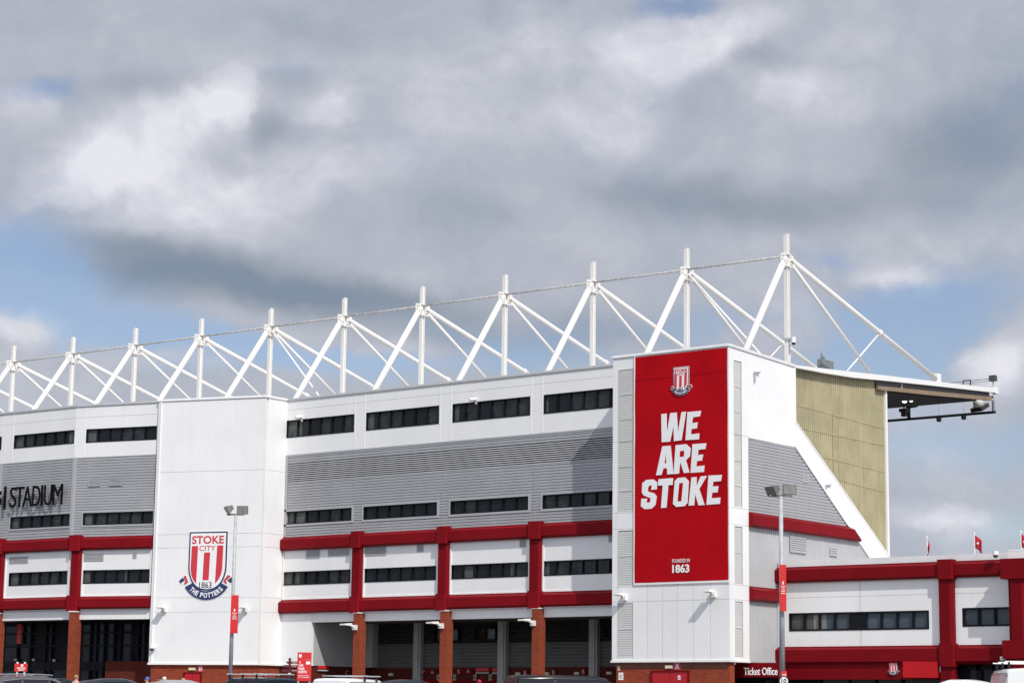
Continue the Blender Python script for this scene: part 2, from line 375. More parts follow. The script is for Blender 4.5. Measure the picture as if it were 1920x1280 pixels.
def rib_section(z0, z1, pitch, n, dn):
    pts = [(n, z0)]; k = math.floor(z0/pitch)
    while k*pitch < z1:
        for t, q in ((.66, n), (.76, n-dn), (.9, n-dn), (1.0, n)):
            z = (k+t)*pitch
            if z0+1e-4 < z < z1-1e-4: pts.append((q, z))
        k += 1
    pts.append((n, z1)); return pts
def ribbed(mb, fr, u0, u1, z0, z1, holes=(), pitch=.128, n=0.0, dn=.035):
    for c, e in zbands(z0, z1, holes):
        for p, q in runs((u0, u1), holes, c, e):
            s_ = rib_section(c, e, pitch, n, dn); mb.prof(fr, [(n-.12, c), *s_, (n-.12, e)], p, q)
def vribbed(mb, fr, poly, pitch, n=0.0, dn=.03):
    """vertical profiled sheet filling an outline given as u -> (zlo, zhi)"""
    us, lo, hi = poly; u0, u1 = us; k0 = math.floor(u0/pitch); pts = []
    k = k0
    while k*pitch < u1:
        for t, q in ((0, n), (.45, n), (.55, n-dn), (.9, n-dn)):
            u = (k+t)*pitch
            if u0 <= u <= u1: pts.append((u, q))
        k += 1
    vs = []; fs = []
    for u, q in pts: vs += [fr.p(u, q, lo(u)), fr.p(u, q, hi(u)), fr.p(u, n-.1, lo(u)), fr.p(u, n-.1, hi(u))]
    for i in range(len(pts)-1): a = 4*i; fs += [(a, a+4, a+5, a+1), (a+2, a+3, a+7, a+6), (a+1, a+5, a+7, a+3), (a, a+2, a+6, a+4)]
    mb.add(vs, fs)
def window(parent, fr, u0, u1, z0, z1, panes=6, n=0.0, tints=None, name='window', fw_=.05, mull=.035, blank=()):
    m = MB()
    m.box(fr, u0, u1, n-.14, n+.02, z0, z0+fw_); m.box(fr, u0, u1, n-.14, n+.02, z1-fw_, z1)
    m.box(fr, u0, u0+fw_, n-.14, n+.02, z0+fw_, z1-fw_); m.box(fr, u1-fw_, u1, n-.14, n+.02, z0+fw_, z1-fw_)
    pw = (u1-u0)/panes
    for i in range(1, panes): m.box(fr, u0+i*pw-mull/2, u0+i*pw+mull/2, n-.13, n+.005, z0+fw_, z1-fw_)
    for i in blank: m.box(fr, u0+i*pw+mull/2, u0+(i+1)*pw-mull/2, n-.13, n-.01, z0+fw_, z1-fw_)
    fo = m.build(name, frame_m, parent)
    g_ = MB(); tints = list(tints or [0]*panes); tints += [0]*(panes-len(tints)) if len(tints) < panes else []
    tints = [(4 if random.random() < .3 else 0) if t == 0 else t for t in tints]
    for i in range(panes):
        a, b = u0+i*pw+.01, u0+(i+1)*pw-.01; t = tints[i % len(tints)]
        jit = random.uniform(-.004, .004)
        if isinstance(t, tuple):   # pane split in two tints by a curtain edge
            x = a+(b-a)*t[2]; g_.mi = t[0]; g_.prism([fr.p(a, -.09+n, z0+.02), fr.p(x, -.09+n, z0+.02), fr.p(x, -.09+n, z1-.02), fr.p(a, -.09+n, z1-.02)], [fr.p(a, -.1+n, z0+.02), fr.p(x, -.1+n, z0+.02), fr.p(x, -.1+n, z1-.02), fr.p(a, -.1+n, z1-.02)])
            a = x; t = t[1]
        g_.mi = t
        g_.prism([fr.p(a, -.09+n+jit, z0+.02), fr.p(b, -.09+n-jit, z0+.02), fr.p(b, -.09+n-jit*.4, z1-.02), fr.p(a, -.09+n+jit*.6, z1-.02)], [fr.p(a, -.12+n, z0+.02), fr.p(b, -.12+n, z0+.02), fr.p(b, -.12+n, z1-.02), fr.p(a, -.12+n, z1-.02)])
    g_.build('pane', [glass_a, glass_b, glass_c, glass_d, glass_e], fo)
    return fo
def beam_sec(z0, z1, n=.25, b=.12):
    h = z1-z0; return [(-.05, z0+.02), (n-b*1.1, z0), (n, z0+b*.85), (n, z1-b*1.15), (n-b*1.1, z1-.05), (n-b*1.6, z1-.05), (n-b*1.6, z1), (-.05, z1)]
def beam(parent, fr, u0, u1, z0, z1, n=.25, m=None, b=.12):
    mb = MB(); mb.prof(fr, beam_sec(z0, z1, n, b), u0, u1); return mb.build('beam', m or red_b, parent)
def column(parent, fr, u0, u1, z0, z1, n=.22, ch=.1, m=None, name='column'):
    mb = MB(); q = [(u0, -.05), (u1, -.05), (u1, n-ch*.7), (u1-ch, n), (u0+.03, n), (u0, n-.03)]
    mb.prism([fr.p(a, b, z0) for a, b in q], [fr.p(a, b, z1) for a, b in q])
    k = z0+.06
    while k < z1-.05: mb.box(fr, u0+.06, u1-ch-.02, n, n+.012, k, k+.05); k += .115
    return mb.build(name, m or red_b, parent)
def cap(parent, fr, u0, u1, z0, z1, n=.34, m=None):
    mb = MB(); q = [(u0, .0), (u1, .0), (u1, n-.05), (u1-.05, n), (u0+.05, n), (u0, n-.05)]
    mb.prism([fr.p(a, b, z0) for a, b in q], [fr.p(a, b, z1) for a, b in q]); return mb.build('beam_joint', m or red_b, parent)
def grille(parent, fr, u0, u1, z0, z1, n=0.0, m=None, pitch=.06, name='vent_grille'):
    mb = MB(); mb.mi = 1; mb.box(fr, u0, u1, n-.01, n+.006, z0, z1); mb.mi = 0
    mb.box(fr, u0-.02, u0+.015, n, n+.03, z0-.02, z1+.02); mb.box(fr, u1-.015, u1+.02, n, n+.03, z0-.02, z1+.02)
    mb.box(fr, u0+.015, u1-.015, n, n+.03, z0-.02, z0+.012); mb.box(fr, u0+.015, u1-.015, n, n+.03, z1-.012, z1+.02)
    z = z0+.02
    while z < z1-.03: mb.prof(fr, [(n+.006, z+.03), (n+.03, z), (n+.033, z+.008), (n+.009, z+.04)], u0+.015, u1-.015); z += pitch
    return mb.build(name, [m or louv_w, grey_c], parent)
def vtrim(mb, fr, u, z0, z1, w_=.05, n=.012): mb.box(fr, u-w_/2, u+w_/2, -.01, n, z0, z1)

TOP = 16.6
MAIN = Fr((0, 0), 0)
# ============================ MAIN STAND
stand = thing('football_stand', 'long white and grey stadium stand with red beams, ribbon windows and brick piers', 'stadium', (-9, 0, GZ))
UL, UR = -19.55, 3.0
def WU(l, r, y, n=0): return MAIN.U(l, y, n), MAIN.U(r, y, n)
uw = [WU(537, 664, 800), WU(687, 823, 790), WU(849, 994, 775), (MAIN.U(1020, 760), 2.0)]
gw = [WU(531, 660, 962), WU(682, 820, 952), WU(845, 991, 940), (MAIN.U(1017.5, 930), 2.0)]
lw = [WU(528, 657, 1080), WU(682, 817.5, 1075), WU(844, 990, 1068), (MAIN.U(1018, 1060), 2.0)]
ZU, ZG, ZL = (14.70, 15.55), (10.48, 11.10), (7.56, 8.20)
h_u = [(a, b, *ZU) for a, b in uw]; h_g = [(a, b, *ZG) for a, b in gw]; h_l = [(a, b, *ZL) for a, b in lw]
mb = MB(); panel_wall(mb, MAIN, UL, UR, 13.85, TOP-.08, h_u, joints=(16.06,))
for a, b in uw:
    for u in (a-.1, b+.07): vtrim(mb, MAIN, u, 13.9, TOP-.1, .035)
mb.build('upper_wall', white_x, stand)
mb = MB(); mb.prof(MAIN, [(-.3, TOP-.1), (.05, TOP-.1), (.05, TOP-.06), (.03, TOP+.02), (-.3, TOP+.03)], UL, UR); mb.build('roof_edge', cap_m, stand)
tnt = [[1, (1, 0, .3), 0, 0, 0, 0], [(1, 0, .55), 0, 0, 0, 0, 0], [(1, 0, .4), 0, 0, 0, 0, 0], [(1, 0, .25), 0, 0, 0, 0, 0, 0]]
for (a, b), t in zip(uw, tnt): window(stand, MAIN, a, b, *ZU, panes=6 if b < 1 else 8, tints=t)
LZ = (12.47, 13.42); h_lv = [(UL-.1, 2.0, *LZ)]
mb = MB()
for ua, ub in ((UL, -15.03), (-15.02, -9.57), (-9.56, -4.3), (-4.29, UR)): ribbed(mb, MAIN, ua, ub, 9.85, 13.85, h_g+h_lv, n=0.0 if ua in (UL, -9.56) else .004)
mb.build('ribbed_cladding', grey_c, stand)
mb = MB()
for a, b in gw:
    z0, z1 = ZG
    for q in ((a-.1, a, z0-.1, z1+.1), (b, b+.1, z0-.1, z1+.1), (a, b, z1, z1+.1), (a, b, z0-.1, z0)): mb.box(MAIN, q[0], q[1], -.1, .03, q[2], q[3])
mb.box(MAIN, -19.46, -19.34, -.1, .03, 9.9, 13.85); mb.box(MAIN, UL+.12, UR, -.1, .02, 13.78, 13.86)
mb.build('cladding_trim', grey_t, stand)
for (a, b), t in zip(gw, [[1, 1, 0, 0, 0, 0], [0]*6, [0]*6, [0]*8]): window(stand, MAIN, a, b, *ZG, panes=6 if b < 1 else 8, tints=t)
mb = MB(); mb.mi = 1; mb.box(MAIN, UL, 2.0, -.3, -.26, *LZ); mb.mi = 0
z = LZ[0]+.01
while z < LZ[1]-.06: mb.prof(MAIN, [(.0, z), (.012, z+.006), (-.015, z+.054), (-.03, z+.05)], UL, 2.0); z += .0945
mb.build('louvre_band', [grey_c, dark_b], stand)
mb = MB(); panel_wall(mb, MAIN, UL, UR, 6.7, 9.3, h_l); mb.build('lower_wall', white_x, stand)
for (a, b), t in zip(lw, [[(1, 0, .9), (1, 0, .5), 0, 0, 0, 0], [0]*6, [0, (1, 0, .7), 0, 0, (0, 1, .6), 0], [(1, 0, .4), 0, 0, 0, 0, 0, 0]]): window(stand, MAIN, a, b, *ZL, panes=6 if b < 1 else 8, tints=t)
B1, B2 = (9.20, 9.86), (6.20, 6.86)
caps = [WU(655.8, 674.2, 1010, .34), WU(817, 837, 1002, .34), WU(988.2, 1011.5, 996, .34)]
cols = [WU(660, 678, 1060, .15), WU(821.5, 840.5, 1055, .15), WU(993, 1014, 1045, .15)]
ed = [UL-.02, *[x for c in caps for x in c], 2.3]
for i in range(4):
    for B in (B1, B2): beam(stand, MAIN, ed[2*i]+(0 if i == 0 else -.03), ed[2*i+1]+.03, *B)
for c, k in zip(caps, cols):
    cap(stand, MAIN, c[0], c[1], B1[0]-.03, B1[1]+.08); cap(stand, MAIN, c[0], c[1], B2[0]-.05, B2[1]+.05)
    column(stand, MAIN, k[0], k[1], B2[1]+.05, B1[0]-.03, .2)
mb = MB()                                   # white edge trims of the four recessed bays
be = [(UL+.1, cols[0][0]), (cols[0][1], cols[1][0]), (cols[1][1], cols[2][0]), (cols[2][1], 1.4)]
for a, b in be:
    mb.box(MAIN, a, a+.07, .0, .05, 6.86, 9.2); mb.box(MAIN, b-.07, b, .0, .05, 6.86, 9.2); mb.box(MAIN, a+.07, b-.07, .0, .04, 6.84, 6.92)
mb.build('bay_trim', white_p, stand)
for l, r, y0, y1 in ((575, 599.5, 1032, 1045), (616.5, 655, 1030, 1041), (684.5, 724, 1025, 1040), (783, 793.5, 1022, 1033), (975.5, 986, 1011, 1024), (1142, 1150, 1003, 1015)):
    grille(stand, MAIN, MAIN.U(l, y0), MAIN.U(r, y0), MAIN.Z((l+r)/2, y1), MAIN.Z((l+r)/2, y0), m=grey_t)
# undercroft behind the brick piers
RY = 4.4; RX = -17.5
mb = MB(); mb.box(MAIN, RX, 2.4, -.25, -.02, 5.77, 6.2); mb.build('fascia', white_x, stand)
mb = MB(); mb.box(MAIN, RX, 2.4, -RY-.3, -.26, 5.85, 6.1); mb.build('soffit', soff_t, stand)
mb = MB(); mb.box(MAIN, UL, RX, -.2, 0, 3.8, 6.7); mb.box(MAIN, UL+.02, RX+.02, -.22, .03, 3.74, 3.82); mb.build('white_wall', white_x, stand)
SIDE_IN = Fr((RX, 0), rad(90))
mb = MB(); mb.box(SIDE_IN, .2, RY, -.2, 0, 3.75, 5.85); mb.build('undercroft_side_wall', under_w, stand)
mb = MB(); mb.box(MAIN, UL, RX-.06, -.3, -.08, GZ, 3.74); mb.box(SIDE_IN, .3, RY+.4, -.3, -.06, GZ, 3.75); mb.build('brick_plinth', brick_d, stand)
BK = Fr((0, RY), 0)
mb = MB()
z = 4.72
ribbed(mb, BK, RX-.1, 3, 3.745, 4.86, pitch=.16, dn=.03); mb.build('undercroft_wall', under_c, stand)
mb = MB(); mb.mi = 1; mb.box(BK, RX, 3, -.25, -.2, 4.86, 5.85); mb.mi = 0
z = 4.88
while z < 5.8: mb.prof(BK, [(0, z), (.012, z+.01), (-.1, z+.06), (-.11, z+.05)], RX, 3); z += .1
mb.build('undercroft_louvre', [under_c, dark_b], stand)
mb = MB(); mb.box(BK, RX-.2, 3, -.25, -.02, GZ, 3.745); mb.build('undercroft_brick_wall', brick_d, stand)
for l, r in ((775, 787), (933, 946.5), (1104, 1118)):
    mb = MB(); a, b = BK.U(l, 1200, .3), BK.U(r, 1200, .3); mb.box(BK, a, b-.1, 0, .3, GZ, 5.85); mb.box(BK, b-.1, b, 0, .24, GZ, 5.85); mb.build('inner_column', under_k, stand)
mb = MB(); mb.box(BK, RX, RX+.35, .0, .4, 3.75, 5.85); mb.build('inner_column', under_k, stand)
for l, r, y0, y1 in ((817, 863, 1178, 1202), (893, 933, 1177, 1200), (1134, 1148, 1170, 1196)):
    window(stand, BK, BK.U(l, y0, .04), BK.U(r, y0, .04), BK.Z(l, y1, .04), BK.Z(l, y0, .04), panes=2, n=.16, tints=[0, 2])
for l, r in ((788, 845), (848, 930), (952, 1000), (1010, 1100)):                       # red turnstile doors and door heads
    a, b = BK.U(l, 1260, .02), BK.U(r, 1260, .02); mb = MB(); k = max(1, round((b-a)/1.15)); dw = (b-a)/k
    for i in range(k): mb.box(BK, a+i*dw+.03, a+(i+1)*dw-.03, -.02, .03, GZ, 3.2)
    mb.build('turnstile_door', red_o, stand)
for u in (MAIN.U(662, 1200, .3), MAIN.U(824.5, 1200, .3), MAIN.U(997, 1200, .3)):
    mb = MB(); mb.mi = 0
    a, b = u, u+.40; q = [(a, .30), (b, .30), (b, -.14), (a, -.14)]
    P = [MAIN.p(x, n, GZ) for x, n in q]; T = [MAIN.p(x, n, 6.12) for x, n in q]
    mb.add(P+T, [(0, 1, 5, 4), (2, 3, 7, 6), (4, 5, 6, 7)]); mb.mi = 1; mb.add(P+T, [(1, 2, 6, 5), (3, 0, 4, 7)])
    pr = mb.build('brick_pier', [brick_x, brick_y], stand)
    mb = MB(); mb.box(MAIN, a-.03, b+.03, -.17, .33, 6.12, 6.17); mb.build('pier_cap', white_p, pr)
# roof
SIDE = Fr((7.2, 0), rad(90))
RF = [(.3, 16.5)]+[SIDE.uz(*q) for q in ((1490, 684.5), (1545, 691), (1600, 697.5), (1661, 704), (1757, 715.5), (1868, 728))]
RB = [SIDE.uz(*q) for q in ((1490, 689), (1545, 699.5), (1600, 708), (1661, 713.8), (1757, 724), (1868, 736.5))]
FT = [SIDE.uz(*q) for q in ((1645, 722.5), (1661, 724), (1862, 743.7))]; FB = [SIDE.uz(*q) for q in ((1645, 729.5), (1661, 731), (1727.5, 738.7), (1862, 750.6))]
def rz(y):
    for (a, za), (b, zb) in zip(RF, RF[1:]):
        if a <= y <= b: return za+(zb-za)*(y-a)/(b-a)
    return RF[0][1] if y < RF[0][0] else RF[-1][1]
def ip(L, y):
    for (a, za), (b, zb) in zip(L, L[1:]):
        if y <= b or b == L[-1][0]: return za+(zb-za)*(y-a)/(b-a)
mb = MB(); A = [SIDE.p(y, -.12, z) for y, z in RF]+[SIDE.p(y, -.12, z-.12) for y, z in RF[::-1]]
mb.prism(A, [Vector((p.x-70, p.y, p.z)) for p in A]); mb.build('roof_sheet', grey_l, stand)
mb = MB(); mb.poly(SIDE, RF[1:]+RB[::-1], -.11, .06); mb.box(SIDE, RF[-1][0]-.2, RF[-1][0]+.06, -.12, .09, RB[-1][1]-.06, RF[-1][1]+.05); mb.build('roof_fascia', white_p, stand)
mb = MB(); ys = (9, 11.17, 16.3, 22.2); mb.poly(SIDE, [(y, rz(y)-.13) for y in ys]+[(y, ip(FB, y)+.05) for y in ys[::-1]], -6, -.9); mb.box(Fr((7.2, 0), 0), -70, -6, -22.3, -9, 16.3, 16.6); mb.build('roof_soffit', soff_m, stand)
mb = MB(); mb.poly(SIDE, [(y, ip(RB, y)+.02) for y in (10.6, 16, 22.1)]+[(y, ip(FB, y)) for y in (22.1, 16, 10.6)], -.22, -.16)
mb.mi = 1; mb.poly(SIDE, [(y, ip(FT, y)) for y in (10.6, 22.15)]+[(y, ip(FB, y)) for y in (22.15, 16, 10.6)], -.155, -.05)
mb.mi = 2; mb.box(SIDE, 12.9, 13.0, -.16, -.1, ip(FB, 13)+.02, ip(RB, 13))
mb.build('roof_rafter', [dk_st, tan_st, galv], stand)
# end wall in the side plane
ex = {k: SIDE.uz(*v) for k, v in dict(a=(1490, 790), b=(1664, 1040), c=(1490, 837), d=(1630, 1046), gt=(1403, 822), bt=(1403, 961), bb=(1403, 986), ct=(1403, 1099), cb=(1403, 1126), e=(1613, 1022), f=(1598, 998)).items()}
Y0 = -.56
dia = lambda y: ex['a'][1]+(ex['b'][1]-ex['a'][1])*(y-ex['a'][0])/(ex['b'][0]-ex['a'][0])      # upper edge of the strip
dil = lambda y: ex['c'][1]+(ex['d'][1]-ex['c'][1])*(y-ex['c'][0])/(ex['d'][0]-ex['c'][0])      # lower edge
mb = MB()
mb.poly(SIDE, [(Y0, 12.80), (3.17, 12.84), (3.17, 16.30), (Y0, 16.36)], -.2, .0)
yb = ex['b'][0]+.9; mb.poly(SIDE, [(3.14, dil(3.14)), (yb, dil(yb)), (yb, dia(yb)), (3.14, dia(3.14))], -.2, .03)
mb.poly(SIDE, [(3.16, dia(3.16)-.02), (yb, dia(yb)-.02), (yb, dia(yb)+.05), (3.16, dia(3.16)+.05)], -.3, .05)
mb.poly(SIDE, [(3.12, 13.85), (3.22, 13.85), (3.22, 16.3), (3.12, 16.3)], -.2, .035)
mb.build('end_wall', white_y, stand)
mb = MB()
ks = 12.80; z = 9.80
while z < 12.8:                                  # grey ribs stop under the diagonal strip
    ze = min(z+.128, 12.8); ym = 3.14 if dil(3.14) < z else min(10, ex['c'][0]+(ze-ex['c'][1])/(ex['d'][1]-ex['c'][1])*(ex['d'][0]-ex['c'][0]))
    if ze > ex['c'][1]: ym = 3.14
    mb.prof(SIDE, [(-.12, z), (0, z), (0, z+.085), (-.022, z+.097), (-.022, z+.115), (0, ze), (-.12, ze)], Y0, ym); z += .128
mb.build('end_cladding', grey_s, stand)
mb = MB(); yl = lambda zz_: ex['c'][0]+(zz_-ex['c'][1])/(ex['d'][1]-ex['c'][1])*(ex['d'][0]-ex['c'][0])
sec = beam_sec(9.2, 9.8, .22, .1); Aq = [SIDE.p(Y0, n, z) for n, z in sec]; Bq = [SIDE.p(yl(z)+.02, n, z) for n, z in sec]; mb.prism(Aq, Bq); mb.build('end_beam', red_b, stand)
beam(stand, SIDE, Y0, 3.2, 6.2, 6.8, .22)
mb = MB(); vribbed(mb, SIDE, ((Y0, 9.6), lambda u: 6.78, lambda u: min(9.24, dil(u)+.02)), .16, n=-.02)
vribbed(mb, SIDE, ((Y0, 1.62), lambda u: 3.84, lambda u: 6.24), .16, n=-.02)
mb.box(SIDE, Y0, 1.66, -.3, .02, 3.76, 3.84); mb.box(SIDE, 1.60, 1.68, -.2, .02, 3.84, 6.2); mb.build('end_sheet', grey_l, stand)
for l, r, y0, y1 in ((1505, 1515, 889, 904), (1481.5, 1510.5, 1005, 1037), (1556, 1568.5, 1027, 1042)):
    a, z1 = SIDE.uz(l, y0); b, z0 = SIDE.uz(r, y1); grille(stand, SIDE, a, b, min(z0, z1), max(z0, z1), n=.0, m=grey_l, pitch=.09)
# tan wind screen between roof and end wall
SL = Fr((6.95, 0), rad(90))
s1 = SL.U(1660, 900); sz_top = lambda y: ip(RB, y)+.05
mb = MB(); vribbed(mb, SL, ((2.6, s1), lambda u: dia(max(u, 3.15))-.3, sz_top), .17, n=0, dn=.045); scr = mb.build('wind_screen', sail_m, stand)
mb = MB()
for (xa, ya), (xb, yb_) in (((1491, 757), (1659, 803)), ((1500, 801), (1659, 834)), ((1574, 899), (1659, 921)), ((1545, 856), (1659, 884))):
    a = SL.uz(xa, ya); b = SL.uz(xb, yb_); mb.poly(SL, [(a[0], a[1]-.03), (b[0], b[1]-.03), (b[0], b[1]+.03), (a[0], a[1]+.03)], .0, .006)
for x in (1562, 1611):
    u = SL.U(x, 820); mb.box(SL, u-.03, u+.03, .0, .007, dia(u), SL.Z(x, 775))
mb.build('screen_rail', sail_b, scr)
mb = MB(); mb.box(SL, s1, s1+.16, -.15, .08, dia(s1)-.2, ip(RB, s1)-.01); mb.build('screen_edge_trim', white_p, scr)
mb = MB(); a = SIDE.uz(1541, 690, -5); b = SIDE.uz(1563, 678, -5)
mb.box(SIDE, a[0], b[0], -5.25, -5, a[1]-1.2, b[1])
for i in range(5): u = a[0]+(b[0]-a[0])*(i+.3)/5; mb.box(SIDE, u, u+.06, -5.1-.08*i, -5.05-.08*i, b[1], b[1]+random.uniform(.12, .3))
tag(mb.build('roof_plant_unit', mat('plant_grey', (.17, .19, .19), .6, var=.15), origin=Vector((2, 12.8, 17))), 'small grey equipment box with short aerials on the stand roof behind the tan screen', 'roof unit')

# ============================ ENTRANCE BLOCK (bowed front, left)
ent = thing('entrance_block', 'bowed entrance front at the left edge with grey cladding and dark glazed doors', 'building', (-32, -4.4, GZ))
pl = [(-41.0, -4.78), (-35.25, -4.66), (-29.85, -4.38), (-25.2, -3.2)]
BF = [fr2(a, b) for a, b in zip(pl, pl[1:])]
spec = {0: dict(up=(None, 9), gr=(None, 8), lo=(None, 6)), 1: dict(up=(27, 139), gr=(20, 133), lo=(17, 129)), 2: dict(up=(162, 294), gr=(156, 288), lo=(152, 285))}
for i, (fr, L) in enumerate(BF):
    s_ = spec[i]; y = {0: (822, 970, 1085), 1: (824, 973, 1085), 2: (815, 967, 1082)}[i]
    def sp(k, yy): l, r = s_[k]; return (.5 if l is None else fr.U(l, yy)), min(fr.U(r, yy), L-.03)
    U_, G_, L_ = sp('up', y[0]), sp('gr', y[1]), sp('lo', y[2])
    hu, hg, hl = [(*U_, 14.68, 15.36)], [(*G_, 10.55, 11.17)], [(*L_, 7.68, 8.34)]
    mb = MB(); panel_wall(mb, fr, 0, L, 13.95, TOP-.08, hu, joints=(15.95,))
    for u in (U_[0]-.1, U_[1]+.08):
        if 0 < u < L: vtrim(mb, fr, u, 14, TOP-.1, .03)
    mb.build('upper_wall', white_x, ent)
    mb = MB(); mb.prof(fr, [(-.3, TOP-.1), (.05, TOP-.1), (.05, TOP-.06), (.03, TOP+.02), (-.3, TOP+.03)], 0, L); mb.build('roof_edge', cap_m, ent)
    mb = MB(); ribbed(mb, fr, 0.02, L-.02, 9.9, 13.95, hg, pitch=.135); mb.build('ribbed_cladding', grey_c, ent)
    mb = MB()
    for q in ((G_[0]-.08, G_[0], 10.47, 11.25), (G_[1], min(G_[1]+.08, L), 10.47, 11.25), (G_[0], G_[1], 11.17, 11.25), (G_[0], G_[1], 10.47, 10.55)): mb.box(fr, q[0], q[1], -.1, .03, q[2], q[3])
    mb.box(fr, -.0, .13, -.1, .045, 9.9, 13.9)
    if i < 2: mb.box(fr, L-.13, L, -.1, .04, 9.9, 13.9)
    mb.build('cladding_trim', grey_t, ent)
    mb = MB(); panel_wall(mb, fr, 0, L, 6.8, 9.5, hl); mb.build('lower_wall', white_x, ent)
    tt = {0: [0], 1: [1, 0, 0, 0, 0, (0, 1, .4)], 2: [(1, 0, .8), 0, 0, 0, 0, 0]}[i]
    window(ent, fr, *U_, 14.68, 15.36, tints=tt); window(ent, fr, *G_, 10.55, 11.17, tints=[(1, 0, .7), 0, 0, 0, 0, 0])
    window(ent, fr, *L_, 7.68, 8.34, tints={0: [0], 1: [(1, 0, .9), 0, 0, 0, 0, (0, 1, .6)], 2: [(1, 0, .7), 0, 0, (0, 2, .7), 0, 0]}[i])
    a0 = .0 if i == 0 else .3; b0 = L+.03
    beam(ent, fr, a0, b0, 9.32, 9.98); beam(ent, fr, a0, b0, 6.42, 7.05)
    if i:
        f2 = BF[2][0]; k1 = (f2.U(127.5, 1020, .34), f2.U(148.5, 1020, .34)); k2 = (f2.U(131, 1080, .2), f2.U(148.5, 1080, .2)); k3 = (f2.U(127.5, 1200, .34), f2.U(139, 1200, .34))
        cap(ent, fr, *k1, 9.28, 10.06); cap(ent, fr, *k1, 6.34, 7.1); column(ent, fr, *k2, 7.1, 9.28, .2)
        mb = MB(); a, b = k3; q = [(a, .34), (b, .34), (b, -.2), (a, -.2)]; P = [fr.p(x, n, GZ) for x, n in q]; T = [fr.p(x, n, 6.28) for x, n in q]
        mb.add(P+T, [(0, 1, 5, 4), (2, 3, 7, 6), (4, 5, 6, 7)]); mb.mi = 1; mb.add(P+T, [(1, 2, 6, 5), (3, 0, 4, 7)]); pr = mb.build('brick_pier', [brick_x, brick_y], ent)
        mb = MB(); mb.box(fr, a-.03, b+.03, -.2, .37, 6.28, 6.335); mb.build('pier_cap', white_p, pr)
        mb = MB(); mb.box(fr, k2[1]+.02, k2[1]+.09, 0, .05, 7.05, 9.3); mb.box(fr, k2[1]+.09, L-.08, 0, .04, 7.03, 7.1); mb.box(fr, L-.08, L-.01, 0, .05, 7.05, 9.3); mb.build('bay_trim', white_p, ent)
    mb = MB(); mb.box(fr, 0, L, -.2, -.02, 5.93, 6.42); mb.build('fascia', white_x, ent)
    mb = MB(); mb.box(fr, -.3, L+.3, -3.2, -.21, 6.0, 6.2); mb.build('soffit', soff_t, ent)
    # recessed glazing
    n = -2.6; mb = MB(); us = [L*t for t in (0, .22, .30, .52, .60, .82, 1)]
    for u in us: mb.box(fr, u-.04, u+.04, n-.05, n+.08, GZ, 6.0)
    for z in (3.9, 4.75, 5.4, 2.4): mb.box(fr, 0, L, n-.05, n+.05, z-.05, z+.05)
    mb.box(fr, 0, L, n-.05, n+.06, 3.5, 3.85)
    gf = mb.build('glazing_frame', frame_m, ent)
    mb = MB()
    for k, (ua, ub) in enumerate(zip(us, us[1:])):
        mb.mi = (2, 0, 1, 2, 1, 0)[k]; mb.box(fr, ua, ub, n-.12, n-.06, GZ, 3.5); mb.mi = (1, 0, 1, 0, 1, 2)[(k+i) % 6]; mb.box(fr, ua, ub, n-.12, n-.06, 3.85, 6.0)
    mb.build('pane', [frame_m, mat('entrance_glass_%d' % i, (.016, .021, .031), .05, spec=.2, var=.3), glass_a], gf)
fr1, L1 = BF[1]; fr0, L0 = BF[0]; frb, Lb = BF[2]
grille(ent, fr1, fr1.U(19, 1042), fr1.U(53, 1042), 8.83, 9.12, m=grey_t); grille(ent, frb, frb.U(155, 1040), frb.U(194, 1040), 8.8, 9.12, m=grey_t); grille(ent, frb, frb.U(250, 1040), frb.U(256, 1040), 8.9, 9.12, m=grey_t)
for l, r in ((167, 188.5), (206, 229)): grille(ent, frb, frb.U(l, 905), frb.U(r, 905), 12.5, 12.88, n=.02, m=grey_c)
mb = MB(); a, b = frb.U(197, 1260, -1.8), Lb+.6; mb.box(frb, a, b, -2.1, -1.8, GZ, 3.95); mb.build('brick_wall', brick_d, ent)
# lettering on the grey band
let = thing('stadium_lettering', 'large dark raised letters spelling STADIUM on the grey ribbed cladding', 'sign', fr1.p(2.5, .25, 11.9))
u0, zt = fr1.uz(19, 904, .25); u1, zt2 = fr1.uz(117, 899, .25); zb = fr1.Z(20, 933, .25)
xs = [19.5, 31.5, 37, 47, 43.5, 60.5, 61.5, 76, 77.8, 81, 83.5, 98, 99.5, 117.8]
for k, ch in enumerate('STADIUM'):
    mb = MB(); zc = (zb+fr1.Z(19, 905, .25))/2; mb.text(fr1, ch, fr1.U(xs[2*k], 915, .25) - (.28 if ch == 'T' else 0), fr1.U(xs[2*k+1], 915, .25) - (.05 if ch == 'T' else 0), 11.62, 12.66, .22, .28, -.004); mb.build('letter', letter_m, let)
mb = MB(); mb.box(fr1, fr1.U(8.6, 920, .25), fr1.U(11.2, 920, .25), .2, .3, 11.55, 12.72); mb.build('divider_bar', letter_m, let)
mb = MB(); mb.text(fr1, '5', fr1.U(-9, 920, .25), fr1.U(2.6, 920, .25), 11.72, 12.5, .2, .3, .05); mb.build('numeral', letter_m, let)

